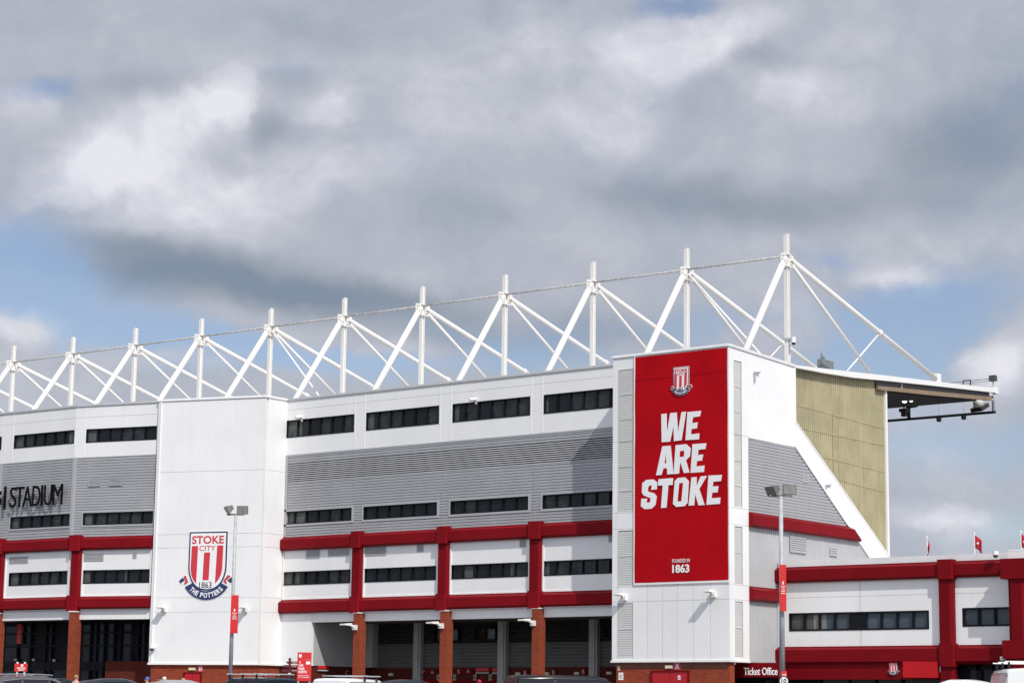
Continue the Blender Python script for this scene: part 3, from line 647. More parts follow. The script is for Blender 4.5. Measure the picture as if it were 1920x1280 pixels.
# ============================ STAIR TOWER WITH CREST
T, LT = fr2((-25.04, -3.32), (-19.48, -1.5))
CH = Fr((-19.48, -1.5), rad(90))
tow = thing('stair_tower', 'tall white stair tower carrying the large painted club crest, above a brick base', 'tower', (-22, -2.4, GZ))
js = (6.24, 6.93, 9.33, 9.98, 13.02)
mb = MB(); panel_wall(mb, T, 0, LT, 3.82, TOP-.05, (), joints=js, vj=tuple(LT*k/5 for k in range(1, 5)) if False else ()); mb.build('front_wall', white_x, tow)
mb = MB(); panel_wall(mb, CH, 0.2, 1.52, 3.82, TOP-.05, (), joints=js); mb.build('side_wall', white_y, tow)
LS = Fr((-25.04, -3.32), rad(90)); mb = MB(); mb.box(LS, .01, 2.4, -.0, .18, 3.82, TOP-.06); mb.build('return_wall', white_y, tow)
mb = MB(); mb.box(T, -.04, LT+.04, -.3, .05, 3.74, 3.82); mb.box(CH, .05, 1.5, -.3, .05, 3.74, 3.82); mb.build('drip_flashing', white_p, tow)
mb = MB(); mb.prof(T, [(-.3, TOP-.08), (.05, TOP-.08), (.05, TOP-.04), (.03, TOP+.03), (-.3, TOP+.04)], -.03, LT+.03); mb.prof(CH, [(-.3, TOP-.08), (.05, TOP-.08), (.05, TOP-.04), (.03, TOP+.03), (-.3, TOP+.04)], .05, 1.5); mb.build('roof_edge', cap_w, tow)
mb = MB(); mb.box(T, .08, LT-.08, -.4, -.1, GZ, 3.74); mb.build('brick_base', brick_x, tow)
mb = MB(); mb.box(CH, .13, 1.75, -.4, -.1, GZ, 3.74); mb.build('brick_base', brick_y, tow)
def door(parent, fr, l, r, ytop, n, leaves=2):
    a, b = fr.U(l, ytop, n), fr.U(r, ytop, n); zt_ = fr.Z((l+r)/2, ytop, n); mb = MB()
    w_ = (b-a)/leaves
    for i in range(leaves): mb.box(fr, a+i*w_+.01, a+(i+1)*w_-.01, n-.08, n+.02, GZ, zt_-.04)
    d_ = mb.build('door', door_r, parent)
    mb = MB(); mb.box(fr, a-.06, a, n-.02, n+.05, GZ, zt_+.02); mb.box(fr, b, b+.06, n-.02, n+.05, GZ, zt_+.02); mb.box(fr, a, b, n-.02, n+.05, zt_-.04, zt_+.02); mb.build('door_frame', red_o, d_)
    mb = MB(); mb.box(fr, (a+b)/2-.12, (a+b)/2-.06, n+.02, n+.08, 2.3, 2.45); mb.build('handle', galv, d_)
    return a, b, zt_
door(tow, T, 346.5, 376, 1260, -.08)
mb = MB(); a = T.U(401.5, 1262, -.09); mb.box(T, a, a+1.4, -.1, -.06, GZ, 3.0); mb.build('brick_recess_panel', brick_y, tow)

# ============================ CORNER TOWER WITH BANNER
PY = -2.03
A = Fr((0, PY), 0)
ct = thing('corner_tower', 'white corner tower carrying the tall red banner, with pale louvre strips and a brick base', 'tower', (4.3, -1, GZ))
ja = (6.21, 6.80, 9.22, 9.88, 12.88); ZA = 16.5
lu = [A.U(1160.5, 900), A.U(1187.5, 900)]
holes = [(lu[0], lu[1], 9.95, 15.9), (lu[0], lu[1], 6.86, 9.15), (lu[0], lu[1], 3.95, 6.15)]
mb = MB(); panel_wall(mb, A, 1.46, 7.2, 3.82, ZA-.05, holes, joints=ja, vj=[A.U(x, 1180) for x in (1214, 1242, 1270, 1300, 1332)]); mb.build('front_wall', white_x, ct)
sl = [SIDE.U(1377, 900), SIDE.U(1390.5, 900)]
hs = [(sl[0], sl[1], 9.95, 15.9), (sl[0], sl[1], 6.86, 9.15), (sl[0], sl[1], 3.95, 6.15)]
mb = MB(); panel_wall(mb, SIDE, PY+.2, Y0, 3.82, ZA-.05, hs, joints=ja); mb.build('side_wall', white_y, ct)
def louvre_strip(fr, a, b, z0, z1, segs):
    mb = MB(); mb.mi = 1; mb.box(fr, a, b, -.08, -.035, z0, z1); mb.mi = 0
    z = z0+.01
    while z < z1-.05: mb.prof(fr, [(-.012, z), (-.004, z+.004), (-.014, z+.066), (-.03, z+.064)], a, b); z += .072
    for s_ in segs: mb.box(fr, a, b, -.05, .008, s_-.02, s_+.02)
    mb.box(fr, a-.03, a, -.05, .015, z0-.03, z1+.03); mb.box(fr, b, b+.03, -.05, .015, z0-.03, z1+.03); mb.build('louvre_panel', [louv_w, grey_s], ct)
for f_, (a, b) in ((A, lu), (SIDE, sl)):
    louvre_strip(f_, a, b, 9.95, 15.9, (14.85, 13.8, 12.88, 11.8, 10.8)); louvre_strip(f_, a, b, 6.86, 9.15, (8.1,)); louvre_strip(f_, a, b, 3.95, 6.15, (5.1,))
LA = Fr((1.46, PY), rad(90)); mb = MB(); mb.box(LA, .01, 2.3, 0, .18, 3.82, ZA-.06); mb.build('return_wall', white_y, ct)
mb = MB(); mb.box(A, 1.42, 7.24, -.3, .05, 3.74, 3.82); mb.box(SIDE, PY+.05, Y0, -.3, .05, 3.74, 3.82); mb.build('drip_flashing', white_p, ct)
mb = MB(); se = [(-.3, ZA-.08), (.05, ZA-.08), (.05, ZA-.04), (.03, ZA+.03), (-.3, ZA+.04)]; mb.prof(A, se, 1.42, 7.24)
mb.poly(SIDE, [(PY+.06, ZA-.08), (3.2, 16.24), (3.2, 16.36), (PY+.06, ZA+.03)], -.3, .05); mb.build('roof_edge', cap_w, ct)
mb = MB(); mb.box(WORLD, 1.6, 7.05, -3.1, -PY-.4, 16.2, 16.45); mb.build('tower_roof', grey_t, ct)
mb = MB(); mb.box(A, 1.62, 7.02, -.46, -.1, GZ, 3.74); mb.build('brick_base', brick_x, ct)
mb = MB(); mb.box(SIDE, PY+.12, -1.56, -.6, -.08, GZ, 3.74); mb.build('brick_base', brick_y, ct)
mb = MB(); mb.box(A, 1.6, 7.04, -.2, -.085, 3.50, 3.74); mb.build('brick_soldier_course', mat('brick_band', (.13, .05, .035), .9, var=.2, vscale=6), ct)
da, db, dz = door(ct, A, 1223, 1290, 1257, -.08)
# banner
ban = thing('wall_banner', 'tall red banner reading WE ARE STOKE hung on the corner tower', 'banner', A.p(4.8, .05, 6.97))
bu0, bu1 = A.U(1190, 900, .05), 7.17
mb = MB(); cells = 14; vs = []; fs = []
for i in range(cells+1):
    for j in range(29):
        n = .045+.012*math.sin(i*.8+j*.3)*math.sin(j*.35+1)+.006*math.sin(j*.9+i*.3); vs.append(A.p(bu0+(bu1-bu0)*i/cells, n, 6.97+(16.36-6.97)*j/28))
for i in range(cells):
    for j in range(28): fs.append((i*29+j, (i+1)*29+j, (i+1)*29+j+1, i*29+j+1))
mb.add(vs, fs); mb.build('sheet', red_ban, ban, smooth=True)
for z in (10.9, 15.4):
    mb = MB(); mb.box(A, bu0+.01, bu1-.01, .060, .0625, z-.008, z+.008); mb.build('hem_seam', red_ban, ban)
mb = MB(); mb.box(A, bu0-.05, bu1+.02, .0, .05, 6.88, 6.96); mb.box(A, bu0-.05, bu0, .0, .055, 6.96, 16.4); mb.build('edge_rail', white_p, ban)
LET = {   # outlines traced in the plane of the banner, in the photograph's own scale
 'W': [(318, 103), (383, 95), (388, 320), (425, 90), (505, 82), (520, 310), (560, 78), (618, 72), (563, 415), (470, 428), (465, 250), (425, 432), (323, 440)],
 'E': [(632, 78), (797, 62), (785, 128), (700, 140), (688, 210), (757, 200), (748, 272), (682, 282), (675, 345), (777, 332), (772, 405), (608, 415)],
 'A': [(330, 488), (432, 480), (465, 820), (390, 826), (385, 750), (345, 752), (322, 832), (256, 836)],
 'R': [(490, 475), (620, 462), (672, 510), (662, 610), (615, 655), (658, 800), (590, 810), (550, 685), (545, 690), (532, 815), (465, 822)],
 'E2': [(692, 462), (860, 450), (850, 520), (765, 530), (758, 592), (822, 585), (808, 660), (748, 665), (740, 728), (838, 718), (832, 795), (670, 806)],
 'S': [(90, 930), (140, 890), (225, 884), (272, 920), (265, 1005), (195, 1010), (205, 960), (180, 955), (160, 985), (160, 1030), (235, 1050), (265, 1090), (250, 1190), (205, 1235), (118, 1242), (72, 1205), (80, 1115), (150, 1115), (142, 1160), (175, 1165), (188, 1140), (188, 1110), (105, 1075), (85, 1040)],
 'T': [(285, 882), (462, 868), (455, 950), (405, 955), (382, 1222), (315, 1228), (335, 955), (278, 960)],
 'O': [(480, 905), (515, 868), (605, 858), (650, 905), (635, 1165), (600, 1205), (500, 1215), (458, 1180)],
 'K': [(680, 860), (745, 855), (742, 965), (790, 848), (868, 842), (775, 1000), (840, 1192), (765, 1196), (725, 1060), (715, 1195), (645, 1200)],
 'E3': [(885, 838), (1048, 830), (1035, 905), (945, 912), (935, 968), (1005, 965), (995, 1040), (930, 1045), (922, 1110), (1030, 1102), (1022, 1178), (860, 1190)]}
HOLE = {'A': [(372, 590), (380, 690), (360, 690)], 'R': [(545, 545), (595, 540), (590, 612), (540, 615)], 'O': [(535, 930), (580, 925), (560, 1145), (515, 1150)]}
def zpt(q, n): return A.uz(1190+q[0]/6.4, 760+q[1]/6.4, n)
txt = bpy.data.objects.new('lettering', None)
def letter_mesh(key):
    me = bpy.data.meshes.new('letter'); bm = bmesh.new()
    o = [bm.verts.new((*zpt(q, .07), 0)) for q in LET[key]]; f = bm.faces.new(o)
    if f.normal.z == 0: f.normal_update()
    if f.normal.z < 0: f.normal_flip()
    r1 = bmesh.ops.inset_region(bm, faces=[f], thickness=.035, use_even_offset=True)
    for x in r1['faces']: x.material_index = 0
    core = [x for x in bm.faces if x not in r1['faces']]
    r2 = bmesh.ops.inset_region(bm, faces=core, thickness=.024, use_even_offset=True)
    for x in r2['faces']: x.material_index = 1
    ext = bmesh.ops.extrude_face_region(bm, geom=list(bm.faces)); 
    for v in [e for e in ext['geom'] if isinstance(e, bmesh.types.BMVert)]: v.co.z += .006
    for v in bm.verts: v.co = A.p(v.co.x, .062+v.co.z, v.co.y) - ban.location
    bmesh.ops.recalc_face_normals(bm, faces=bm.faces); bm.to_mesh(me); bm.free()
    me.materials.append(white_s); me.materials.append(grey_ln); ob = bpy.data.objects.new('letter', me); COL.objects.link(ob); ob.parent = ban; return ob
bpy.data.objects.remove(txt)
for k in LET:
    lo = letter_mesh(k)
    if k in HOLE:
        mb = MB(); mb.poly(A, [zpt(q, .07) for q in HOLE[k]], .064, .0705); mb.build('letter_counter', red_ban, lo)
mb = MB(); mb.text(A, 'FOUNDED IN', A.U(1260.5, 1050, .06), A.U(1293, 1050, .06), A.Z(1276, 1054, .06), A.Z(1276, 1047, .06), .06, .066); mb.build('small_lettering', white_s, ban)
mb = MB(); mb.text(A, '1863', A.U(1260.5, 1065, .06), A.U(1292.5, 1065, .06), A.Z(1276, 1073.2, .06), A.Z(1276, 1057.2, .06), .06, .066, .035); mb.build('numerals', white_s, ban)

def crest(parent, fr, top, su, sz, n, mono=False):
    """the club crest: shield, stripes, ribbon and words; template units are 1/8 px of the large one"""
    cu, ct_ = top; P = lambda x, y: (cu+(x-488)*su, ct_-(y-130)*sz)
    def shield(d_): 
        pts = [(203+d_, 130+d_), (775-d_, 130+d_)]
        xr, yb_ = 775-d_, 1010-d_
        for k in range(13):
            t = k/12; a = t*math.pi/2; pts.append((488+(xr-488)*math.cos(a)**.8, 640+(yb_-640)*math.sin(a)))
        for k in range(1, 13):
            t = k/12; a = math.pi/2*(1-t); pts.append((488-(xr-488)*math.cos(a)**.8, 640+(yb_-640)*math.sin(a)))
        return pts
    def ring(r0, r1, a0, a1, k=22):
        o = [(485+r1*math.sin(a0+(a1-a0)*i/k), 785+r1*math.cos(a0+(a1-a0)*i/k)) for i in range(k+1)]
        return o+[(485+r0*math.sin(a0+(a1-a0)*i/k), 785+r0*math.cos(a0+(a1-a0)*i/k)) for i in range(k, -1, -1)]
    def lay(name, polys, m, k):
        mb = MB()
        for q in polys: mb.poly(fr, [P(*z) for z in q], n+.010*(k-1), n+.010*k)
        return mb.build(name, m, parent)
    lay('crest_outline', [shield(-12), ring(225, 378, -rad(64), rad(64)), [(60, 860), (125, 790), (170, 770), (225, 850), (180, 930), (100, 915)], [(915, 860), (850, 790), (805, 770), (750, 850), (795, 930), (875, 915)]], white_s, 1)
    lay('shield', [shield(0)], navy, 2)
    lay('shield_field', [shield(22)], white_s, 3)
    st = [[(247, 342), (340, 342), (330, 905), (285, 850), (255, 780), (241, 690)], [(435, 442), (525, 440), (515, 855), (424, 855)], [(628, 338), (718, 338), (712, 690), (695, 780), (665, 845), (612, 910)]]
    for q in st: lay('stripe', [q], red_crest, 4)
    rb = lay('ribbon', [ring(236, 363, -rad(62), rad(62))], navy, 4)
    lay('ribbon_end', [[(75, 860), (120, 815), (158, 850), (95, 898)], [(900, 860), (855, 815), (795, 862), (840, 900)]], navy, 3.5)
    lay('ribbon_fold', [[(135, 800), (170, 780), (208, 880), (165, 915), (150, 900), (170, 860)], [(840, 800), (800, 780), (735, 870), (775, 915), (790, 895), (765, 870)]], red_crest, 3.6)
    mb = MB(); a, b = P(247, 310), P(725, 190); mb.text(fr, 'STOKE', a[0], b[0], a[1], b[1], n+.03, n+.042, .02); mb.build('crest_lettering', red_crest, parent)
    mb = MB(); a, b = P(362, 415), P(600, 340); mb.text(fr, 'CITY', a[0], b[0], a[1], b[1], n+.03, n+.042, .0); mb.build('crest_lettering', red_crest, parent)
    mb = MB(); a, b = P(378, 972), P(562, 882); mb.text(fr, '1863', a[0], b[0], a[1], b[1], n+.03, n+.042, .0); mb.build('crest_numerals', black_s, parent)
    mb = MB(); s_ = 'THE POTTERS'; wid = dict(zip('THEPORSI ', (.85, .9, .8, .85, 1.1, .9, .8, .4, .5))); tw = sum(wid[c] for c in s_); acc = 0
    for c in s_:
        am = -rad(51)+rad(102)*(acc+wid[c]/2)/tw; acc += wid[c]
        if c == ' ': continue
        gv, gf = glyphs(c, .03); hw = 38*wid[c]*.56*1.15
        vs = []
        for x, y, k in gv:
            lx = (x-.5)*2*hw; r = 335-y*74; vs.append(fr.p(*[(lambda q: q)(v) for v in (P(485+r*math.sin(am)+lx*math.cos(am), 785+r*math.cos(am)-lx*math.sin(am))[0], n+.04+.012*k, P(485+r*math.sin(am)+lx*math.cos(am), 785+r*math.cos(am)-lx*math.sin(am))[1])]))
        mb.add(vs, gf)
    mb.build('ribbon_lettering', white_s, rb)
cr_ = thing('club_crest', 'large red, white and navy shield crest painted on the white stair tower', 'crest', T.p(3, .02, 7.2))
t0 = T.uz(391, 996.2, .03); ul, ur = T.U(355.5, 1000, .03), T.U(427, 1000, .03); zb_ = T.Z(387.5, 1123.5, .03)
crest(cr_, T, t0, (ur-ul)/572, (t0[1]-zb_)/1018, .003)
c2 = thing('club_crest', 'small shield crest printed near the top of the red banner', 'crest', A.p(4.8, .07, 14.8))
t1 = A.uz(1277, 688, .07); ul, ur = A.U(1262.5, 700, .07), A.U(1291, 700, .07)
crest(c2, A, t1, (ur-ul)/572, (t1[1]-A.Z(1275, 741, .07))/1018, .056)

# ============================ TICKET OFFICE
TO = Fr((0, 1.68), 0)
tk = thing('ticket_office', 'low white and dark red ticket office wing at the right with ribbon windows', 'building', (13, 1.7, GZ))
XL, XR = 7.24, 22.0
wA = (TO.U(1480, 1168), TO.U(1742, 1158)); wB = (TO.U(1805, 1155), 18.2); zA = (5.07, 5.80); zB = (5.14, 5.86)
jv = [TO.U(1611, 1110), TO.U(1614, 1110)]
mb = MB(); panel_wall(mb, TO, XL, 19.5, 4.3, 7.2, [(*wA, *zA), (*wB, *zB)], joints=(6.42,), vj=jv); mb.build('upper_wall', white_x, tk)
mb = MB(); mb.box(TO, XL, 18.2, -.3, .02, 7.62, 7.93); mb.build('parapet', cap_w, tk)
mb = MB(); mb.box(TO, XL, 33.9, -14, -.31, 7.3, 7.6); mb.build('flat_roof', grey_t, tk)
mb = MB(); mb.box(TO, 33.7, 34, -14, .78, GZ, 7.85); mb.build('end_wall', white_y, tk)
window(tk, TO, *wA, *zA, panes=9, tints=[1, (1, 3, .55), (3, 2, .4), 2, 0, 2, 2, 2, 2], fw_=.07, mull=.08, blank=(4,))
window(tk, TO, *wB, *zB, panes=4, tints=[2, 2, 2, 2], fw_=.07, mull=.09)
O1, O2 = (7.02, 7.68), (3.72, 4.44)
kc = [(TO.U(1757, 1060, .3), TO.U(1786.5, 1060, .3))]; kk = (TO.U(1761, 1130, .2), TO.U(1787, 1130, .2))
for a, b in ((XL+.12, kc[0][0]+.03), (kc[0][1]-.03, 18)): beam(tk, TO, a, b, *O1, m=red_o)
for a, b in ((XL+.12, kc[0][0]+.03), (kc[0][1]-.03, 18)): beam(tk, TO, a, b, *O2, m=red_o)
mb = MB(); mb.prof(TO, beam_sec(*O1, .25), XL-.05, XL+.12); mb.build('beam_end', red_o, tk); mb = MB(); mb.prof(TO, beam_sec(*O2, .25), XL-.05, XL+.12); mb.build('beam_end', red_o, tk)
cap(tk, TO, *kc[0], O1[0]-.05, O1[1]+.06, .36, red_o); cap(tk, TO, *kc[0], O2[0]-.12, O2[1]+.06, .36, red_o)
column(tk, TO, *kk, O2[1]+.06, O1[0]-.05, .26, .12, red_o); column(tk, TO, *kk, GZ, O2[0]-.12, .26, .12, red_o)
mb = MB(); a = TO.U(1379, 1250, 2.1); mb.box(TO, a, TO.U(1463, 1250, 2.1), 1.95, 2.1, 3.17, 3.745); mb.build('sign_panel', red_o, tk); a = TO.U(1379, 1250, .1); mb = MB(); mb.box(TO, XL, kk[0]-.2, -.1, .115, 3.12, 3.80); mb.build('sign_fascia', red_o, tk)
mb = MB(); mb.box(TO, 2.0, a, -.4, -.12, GZ, 3.74); mb.build('lobby_wall', brick_d, tk); mb = MB(); mb.box(SIDE, -1.4, 1.55, -4.6, -.32, 3.80, 3.9); mb.build('bounce_plate', white_p, tk)  # white plate added under the overhang to bounce light onto the sign
# angled red canopy by the doors
cu0, cu1 = TO.U(1692, 1255, 1.0), TO.U(1760.5, 1255, .2)
mb = MB(); q = [(cu0, .12), (cu0+.02, 1.0), (cu1, .32), (cu1, .12)]; mb.prism([TO.p(x, n, 3.18) for x, n in q], [TO.p(x, n, 3.80) for x, n in q]); mb.build('canopy_panel', red_s, tk)
# big pillar and the projecting block at the frame edge
kx = (TO.U(1895, 1120, 1.0), TO.U(1913, 1120, 1.0))
column(tk, TO, kx[0], kx[1]+.2, GZ, 7.3, 1.0, .14, red_o, name='corner_column')
mb = MB(); mb.box(TO, kx[0]-.18, kx[1]+.2, .0, .8, GZ, 7.3); mb.build('column_return', red_o, tk)
for z0, z1 in ((6.86, 7.62), (3.88, 4.56)): cap(tk, TO, kx[0]-.38, kx[1]+.28, z0, z1, 1.1, red_o)
mb = MB(); mb.box(TO, kx[1]+.2, 33.69, .0, .85, 4.4, 7.9); mb.box(TO, TO.U(1890, 1020, .8), 33.65, -.1, .8, 7.91, 7.98); mb.box(TO, TO.U(1890, 1020, .8), kx[1]+.19, -.1, .8, 7.63, 7.905); mb.build('block_wall', white_x, tk)
mb = MB(); mb.box(TO, kx[1]+.28, 33.6, .85, 1.02, 6.95, 7.55); mb.box(TO, kx[1]+.28, 33.6, .85, 1.02, 3.9, 4.5); mb.build('block_beam', red_o, tk); mb = MB(); mb.box(TO, kx[1]+.25, 33.69, .1, .7, GZ, 4.39); mb.build('block_base', brick_x, tk)
mb = MB(); mb.box(TO, XL, 19.4, -.7, -.02, 4.2, 4.29); mb.build('floor_edge', dk_st, tk); mb = MB(); mb.box(TO, kk[1], kx[0]-.05, -.36, .04, 3.7, 4.19); mb.build('beam_soffit', red_o, tk)
# glazing below
mb = MB(); k = a
for x in (a, *[TO.U(p, 1275) for p in (1436, 1470, 1535, 1590, 1640, 1690)]): mb.box(TO, x-.04, x+.04, -.12, .02, GZ, 3.12)
for x in [TO.U(p, 1262, -.4) for p in (1790, 1833, 1838, 1863, 1886)]: mb.box(TO, x-.05, x+.05, -.5, -.38, GZ, 3.7)
mb.box(TO, kk[1], kx[0], -.5, -.38, 3.5, 3.7); gf = mb.build('glazing_frame', frame_m, tk)
mb = MB(); mb.box(TO, a, kk[1]+.05, -.2, -.12, GZ, 3.4); mb.box(TO, kk[1]-.1, kk[1]+.05, -.62, -.2, GZ, 4.25); mb.mi = 1; mb.box(TO, kk[1]-.2, kx[0], -.6, -.5, GZ, 4.25); mb.build('pane', [glass_a, glass_a], gf)
mb = MB(); mb.text(TO, 'Ticket Office', TO.U(1394.5, 1257, 2.12), TO.U(1457.5, 1257, 2.12), TO.Z(1425, 1264.6, 2.12), TO.Z(1425, 1250.5, 2.12), 2.1, 2.12, .006); so = mb.build('sign_lettering', mat('boosted_sign_letter', (.84, .84, .84), .5, var=0, emit=(1, .98, .95, .12)), origin=TO.p(7, 2.1, 3.4))  # weak emission added so the white letters read brighter
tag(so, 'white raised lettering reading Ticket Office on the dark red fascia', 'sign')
c3 = thing('club_crest', 'small club crest plaque on the dark red fascia of the ticket office', 'crest', TO.p(12.3, .3, 3.7))
t1 = TO.uz(1674.5, 1240.5, .16); crest(c3, TO, t1, (TO.U(1682, 1250, .16)-TO.U(1667, 1250, .16))/572, (t1[1]-TO.Z(1674, 1264.5, .16))/1018, .142)

# ============================ ROOF MASTS
MY = 7.3
names = ['tall white roof mast at the right end, nearest the banner tower', 'second white roof mast from the right end', 'third white roof mast from the right end', 'fourth white roof mast from the right end', 'fifth white roof mast from the right end',
         'middle white roof mast, sixth from either end', 'fifth white roof mast from the left end', 'fourth white roof mast from the left end', 'third white roof mast from the left end', 'second white roof mast from the left end', 'leftmost white roof mast with stay tubes']
def mast_mesh(x):
    r = thing('roof_mast', names[0], 'mast', (x, MY, 16.6), 'white masts and stays along the stand roof')
    mb = MB(); z0, z1 = 16.2, 23.15
    for a, b, c, d_ in ((-.095, .095, -.105, -.07), (-.095, .095, .07, .105), (-.02, .02, -.07, .07)):
        mb.prism([(x+a, MY+c, z0), (x+b, MY+c, z0), (x+b, MY+d_, z0), (x+a, MY+d_, z0)], [(x+a, MY+c, z1-.08), (x+b, MY+c, z1), (x+b, MY+d_, z1), (x+a, MY+d_, z1-.08)])
    mb.build('post', white_d, r)
    nd = Vector((x, MY, 22.05))
    mb = MB(); mb.box(WORLD, x-.035, x+.035, -MY-.55, -MY+.5, 21.65, 22.2); mb.tube((x-.16, MY+.35, 21.95), (x+.16, MY+.35, 21.95), .07); mb.tube((x-.16, MY-.35, 21.85), (x+.16, MY-.35, 21.85), .07)
    mb.box(WORLD, x-.15, x+.15, -MY-.17, -MY+.17, 21.6, 21.65); mb.box(WORLD, x-.15, x+.15, -MY-.17, -MY+.17, 22.16, 22.21); mb.build('node_plate', white_d, r); mb = MB()
    for dy in (-.42, -.3, .3, .42):
        for dz in (21.75, 21.92, 22.08): mb.tube((x-.06, MY+dy, dz), (x+.06, MY+dy, dz), .028, 6)
    mb.build('bolt_group', mat('rusty_bolt', (.22, .15, .10), .7, var=.3) if 'rusty_bolt' not in MATS else MATS['rusty_bolt'], r)
    mb = MB(); mb.tube(nd+Vector((0, -.25, -.2)), (x, 2.75, 15.9), .15, 14); mb.tube(nd+Vector((0, -.12, .0)), nd+Vector((0, -.4, -.45)), .1, 10); mb.build('back_stay', white_d, r, smooth=True)
    mb = MB(); e = Vector((x, 21.74, 18.31)); s = nd+Vector((0, .35, -.05)); mb.tube(s, e+(e-s).normalized()*.5, .122, 14); m_ = s+(e-s)*.585; mb.tube(m_-(e-s).normalized()*.1, m_+(e-s).normalized()*.1, .16, 14)
    ft = mb.build('front_tie', white_d, r, smooth=True)
    mb = MB(); mb.box(WORLD, x-.12, x+.12, -21.95, -21.55, 17.9, 18.62); mb.build('tie_bracket', white_d, ft)
    mb = MB(); mb.tube(nd+Vector((0, .35, -.2)), (x, 15.2, 17.55), .082, 10); mb.build('roof_tie', white_d, r, smooth=True)
    mb = MB(); mb.tube(m_, (x, 12.5, 17.45), .042, 8); mb.build('cross_brace', white_d, r, smooth=True)
    return r
def dup(root, loc, label):
    r = root.copy(); COL.objects.link(r); r.location = loc; r['label'] = label
    for ch in list(root.children):
        c = ch.copy(); COL.objects.link(c); c.parent = r
        for g_ in ch.children:
            e = g_.copy(); COL.objects.link(e); e.parent = c
    return r
m0 = mast_mesh(4.4); masts = [m0]
for i in range(1, 12):
    x = 4.4-5.4*i
    masts.append(dup(m0, (x, MY, 16.6), names[i] if i < 11 else 'outermost roof mast at the left edge of the photo, only its ties in view'))
for i, r in enumerate(masts):
    x = 4.4-5.4*i
    if i < 11:
        mb = MB(); mb.tube((x-.14, MY, 22.12), (x-5.26, MY, 22.12), .048, 8)
        for k in range(1, 6): mb.tube((x-.14-k*.86, MY, 22.12), (x-.2-k*.86, MY, 22.12), .056, 8)
        mb.build('ridge_tube', mat('link_steel', (.5, .48, .45), .5, var=.25, vscale=4, streak=.3) if i == 0 else MATS['link_steel'], r, smooth=True)

for i in (1, 6):
    x = 4.4-5.4*i; mb = MB(); mb.tube((x+.1, MY, 21.9), (x+5.35, MY, 16.3), .055, 8); mb.build('bay_brace', white_d, masts[i], smooth=True)
r = thing('security_camera', 'small white camera clamped to the post of the end mast beside the tower roof', 'camera', (4.4, MY, 18.2)); mb = MB(); mb.tube((4.4, MY-.1, 18.3), (4.78, MY-.1, 18.3), .04, 8); mb.box(WORLD, 4.24, 4.56, -MY-.16, -MY+.16, 18.25, 18.35); mb.build('bracket', galv, r)
mb = MB(); mb.tube((4.78, MY-.1, 18.35), (4.78, MY-.1, 18.1), .1, 12); mb.build('housing', white_p, r); mb = MB(); mb.ball((4.78, MY-.1, 18.08), .09); mb.build('dome', blk_st, r, smooth=True)

# ============================ GANTRY UNDER THE ROOF EDGE
gt = thing('lighting_gantry', 'black lighting gantry of thin rails hung under the cantilevered roof tip', 'gantry', (5, 22.4, 16.5))
ge = SIDE.uz(1862, 773, .0); YG = 23.4
G2 = Fr((0, YG), 0)
z_lo = G2.Z(1862, 772.5); z_up = G2.Z(1862, 744)
xr = G2.U(1863, 772)
mb = MB(); mb.tube((-30, YG, z_lo), (xr+.1, YG, z_lo), .07); mb.build('lower_rail', blk_st, gt)
mb = MB(); mb.tube((-30, YG, z_up), (xr, YG, z_up), .06); mb.build('upper_rail', blk_st, gt)
for px, r_ in ((1704, .09), (1861, .03), (1864, .02)):
    u = G2.U(px, 770); mb = MB(); mb.tube((u, YG, z_lo), (u, YG, z_up+.1 if px < 1800 else 17.3), r_); mb.build('hanger', blk_st, gt)
for px, lab in ((1760.5, 'round black loudspeaker hung mid gantry, left of the other'), (1807, 'round black loudspeaker hung on the gantry nearer the roof tip')):
    u, z = G2.uz(px, 785.5 if px < 1800 else 781.5); s_ = thing('loudspeaker', lab, 'loudspeaker', (u, YG, z), 'loudspeakers hung from the roof gantry')
    mb = MB(); mb.tube((u, YG, z-.1), (u, YG, z+.1), .13, 14); mb.ball((u, YG, z-.07), .125, sc=(1, 1, .6)); mb.build('body', blk_st, s_, smooth=False)
    mb = MB(); mb.tube((u, YG, z+.1), (u, YG, z_up), .012, 6); mb.build('hanging_wire', galv, s_)
def hung_flood(px, py, lab, lit=False):
    u, z = G2.uz(px, py); f_ = thing('stadium_floodlight', lab, 'floodlight', (u, YG-.2, z), 'white floodlights under the roof tip'); c = Vector((u, YG-.2, z))
    ax = Vector((.12, .42, -.85)).normalized()
    mb = MB(); mb.tube(c-ax*.42, c+ax*.1, .17, 16, .3); mb.ball(c-ax*.4, .17); mb.build('housing', white_p, f_, smooth=True)
    mb = MB(); a = ax.cross(Vector((0, 0, 1))).normalized(); b = ax.cross(a); q = lambda s1, s2, k: c+a*s1*.36+b*s2*.32+ax*k
    mb.prism([q(-1, -1, .1), q(1, -1, .1), q(1, 1, .1), q(-1, 1, .1)], [q(-1, -1, .3), q(1, -1, .3), q(1, 1, .3), q(-1, 1, .3)]); mb.build('reflector', mat('dark_reflector', (.05, .03, .025), .3, var=.1) if 'dark_reflector' not in MATS else MATS['dark_reflector'], f_)
    mb = MB(); mb.tube(c-ax*.3, c-ax*.3+Vector((0, 0, .5)), .03); mb.build('bracket', dk_st, f_)
hung_flood(1838, 758, 'white floodlight with dark square face hung at the very tip of the roof')
hung_flood(1716, 751, 'white floodlight with dark square face hung beside the two lit lamps')
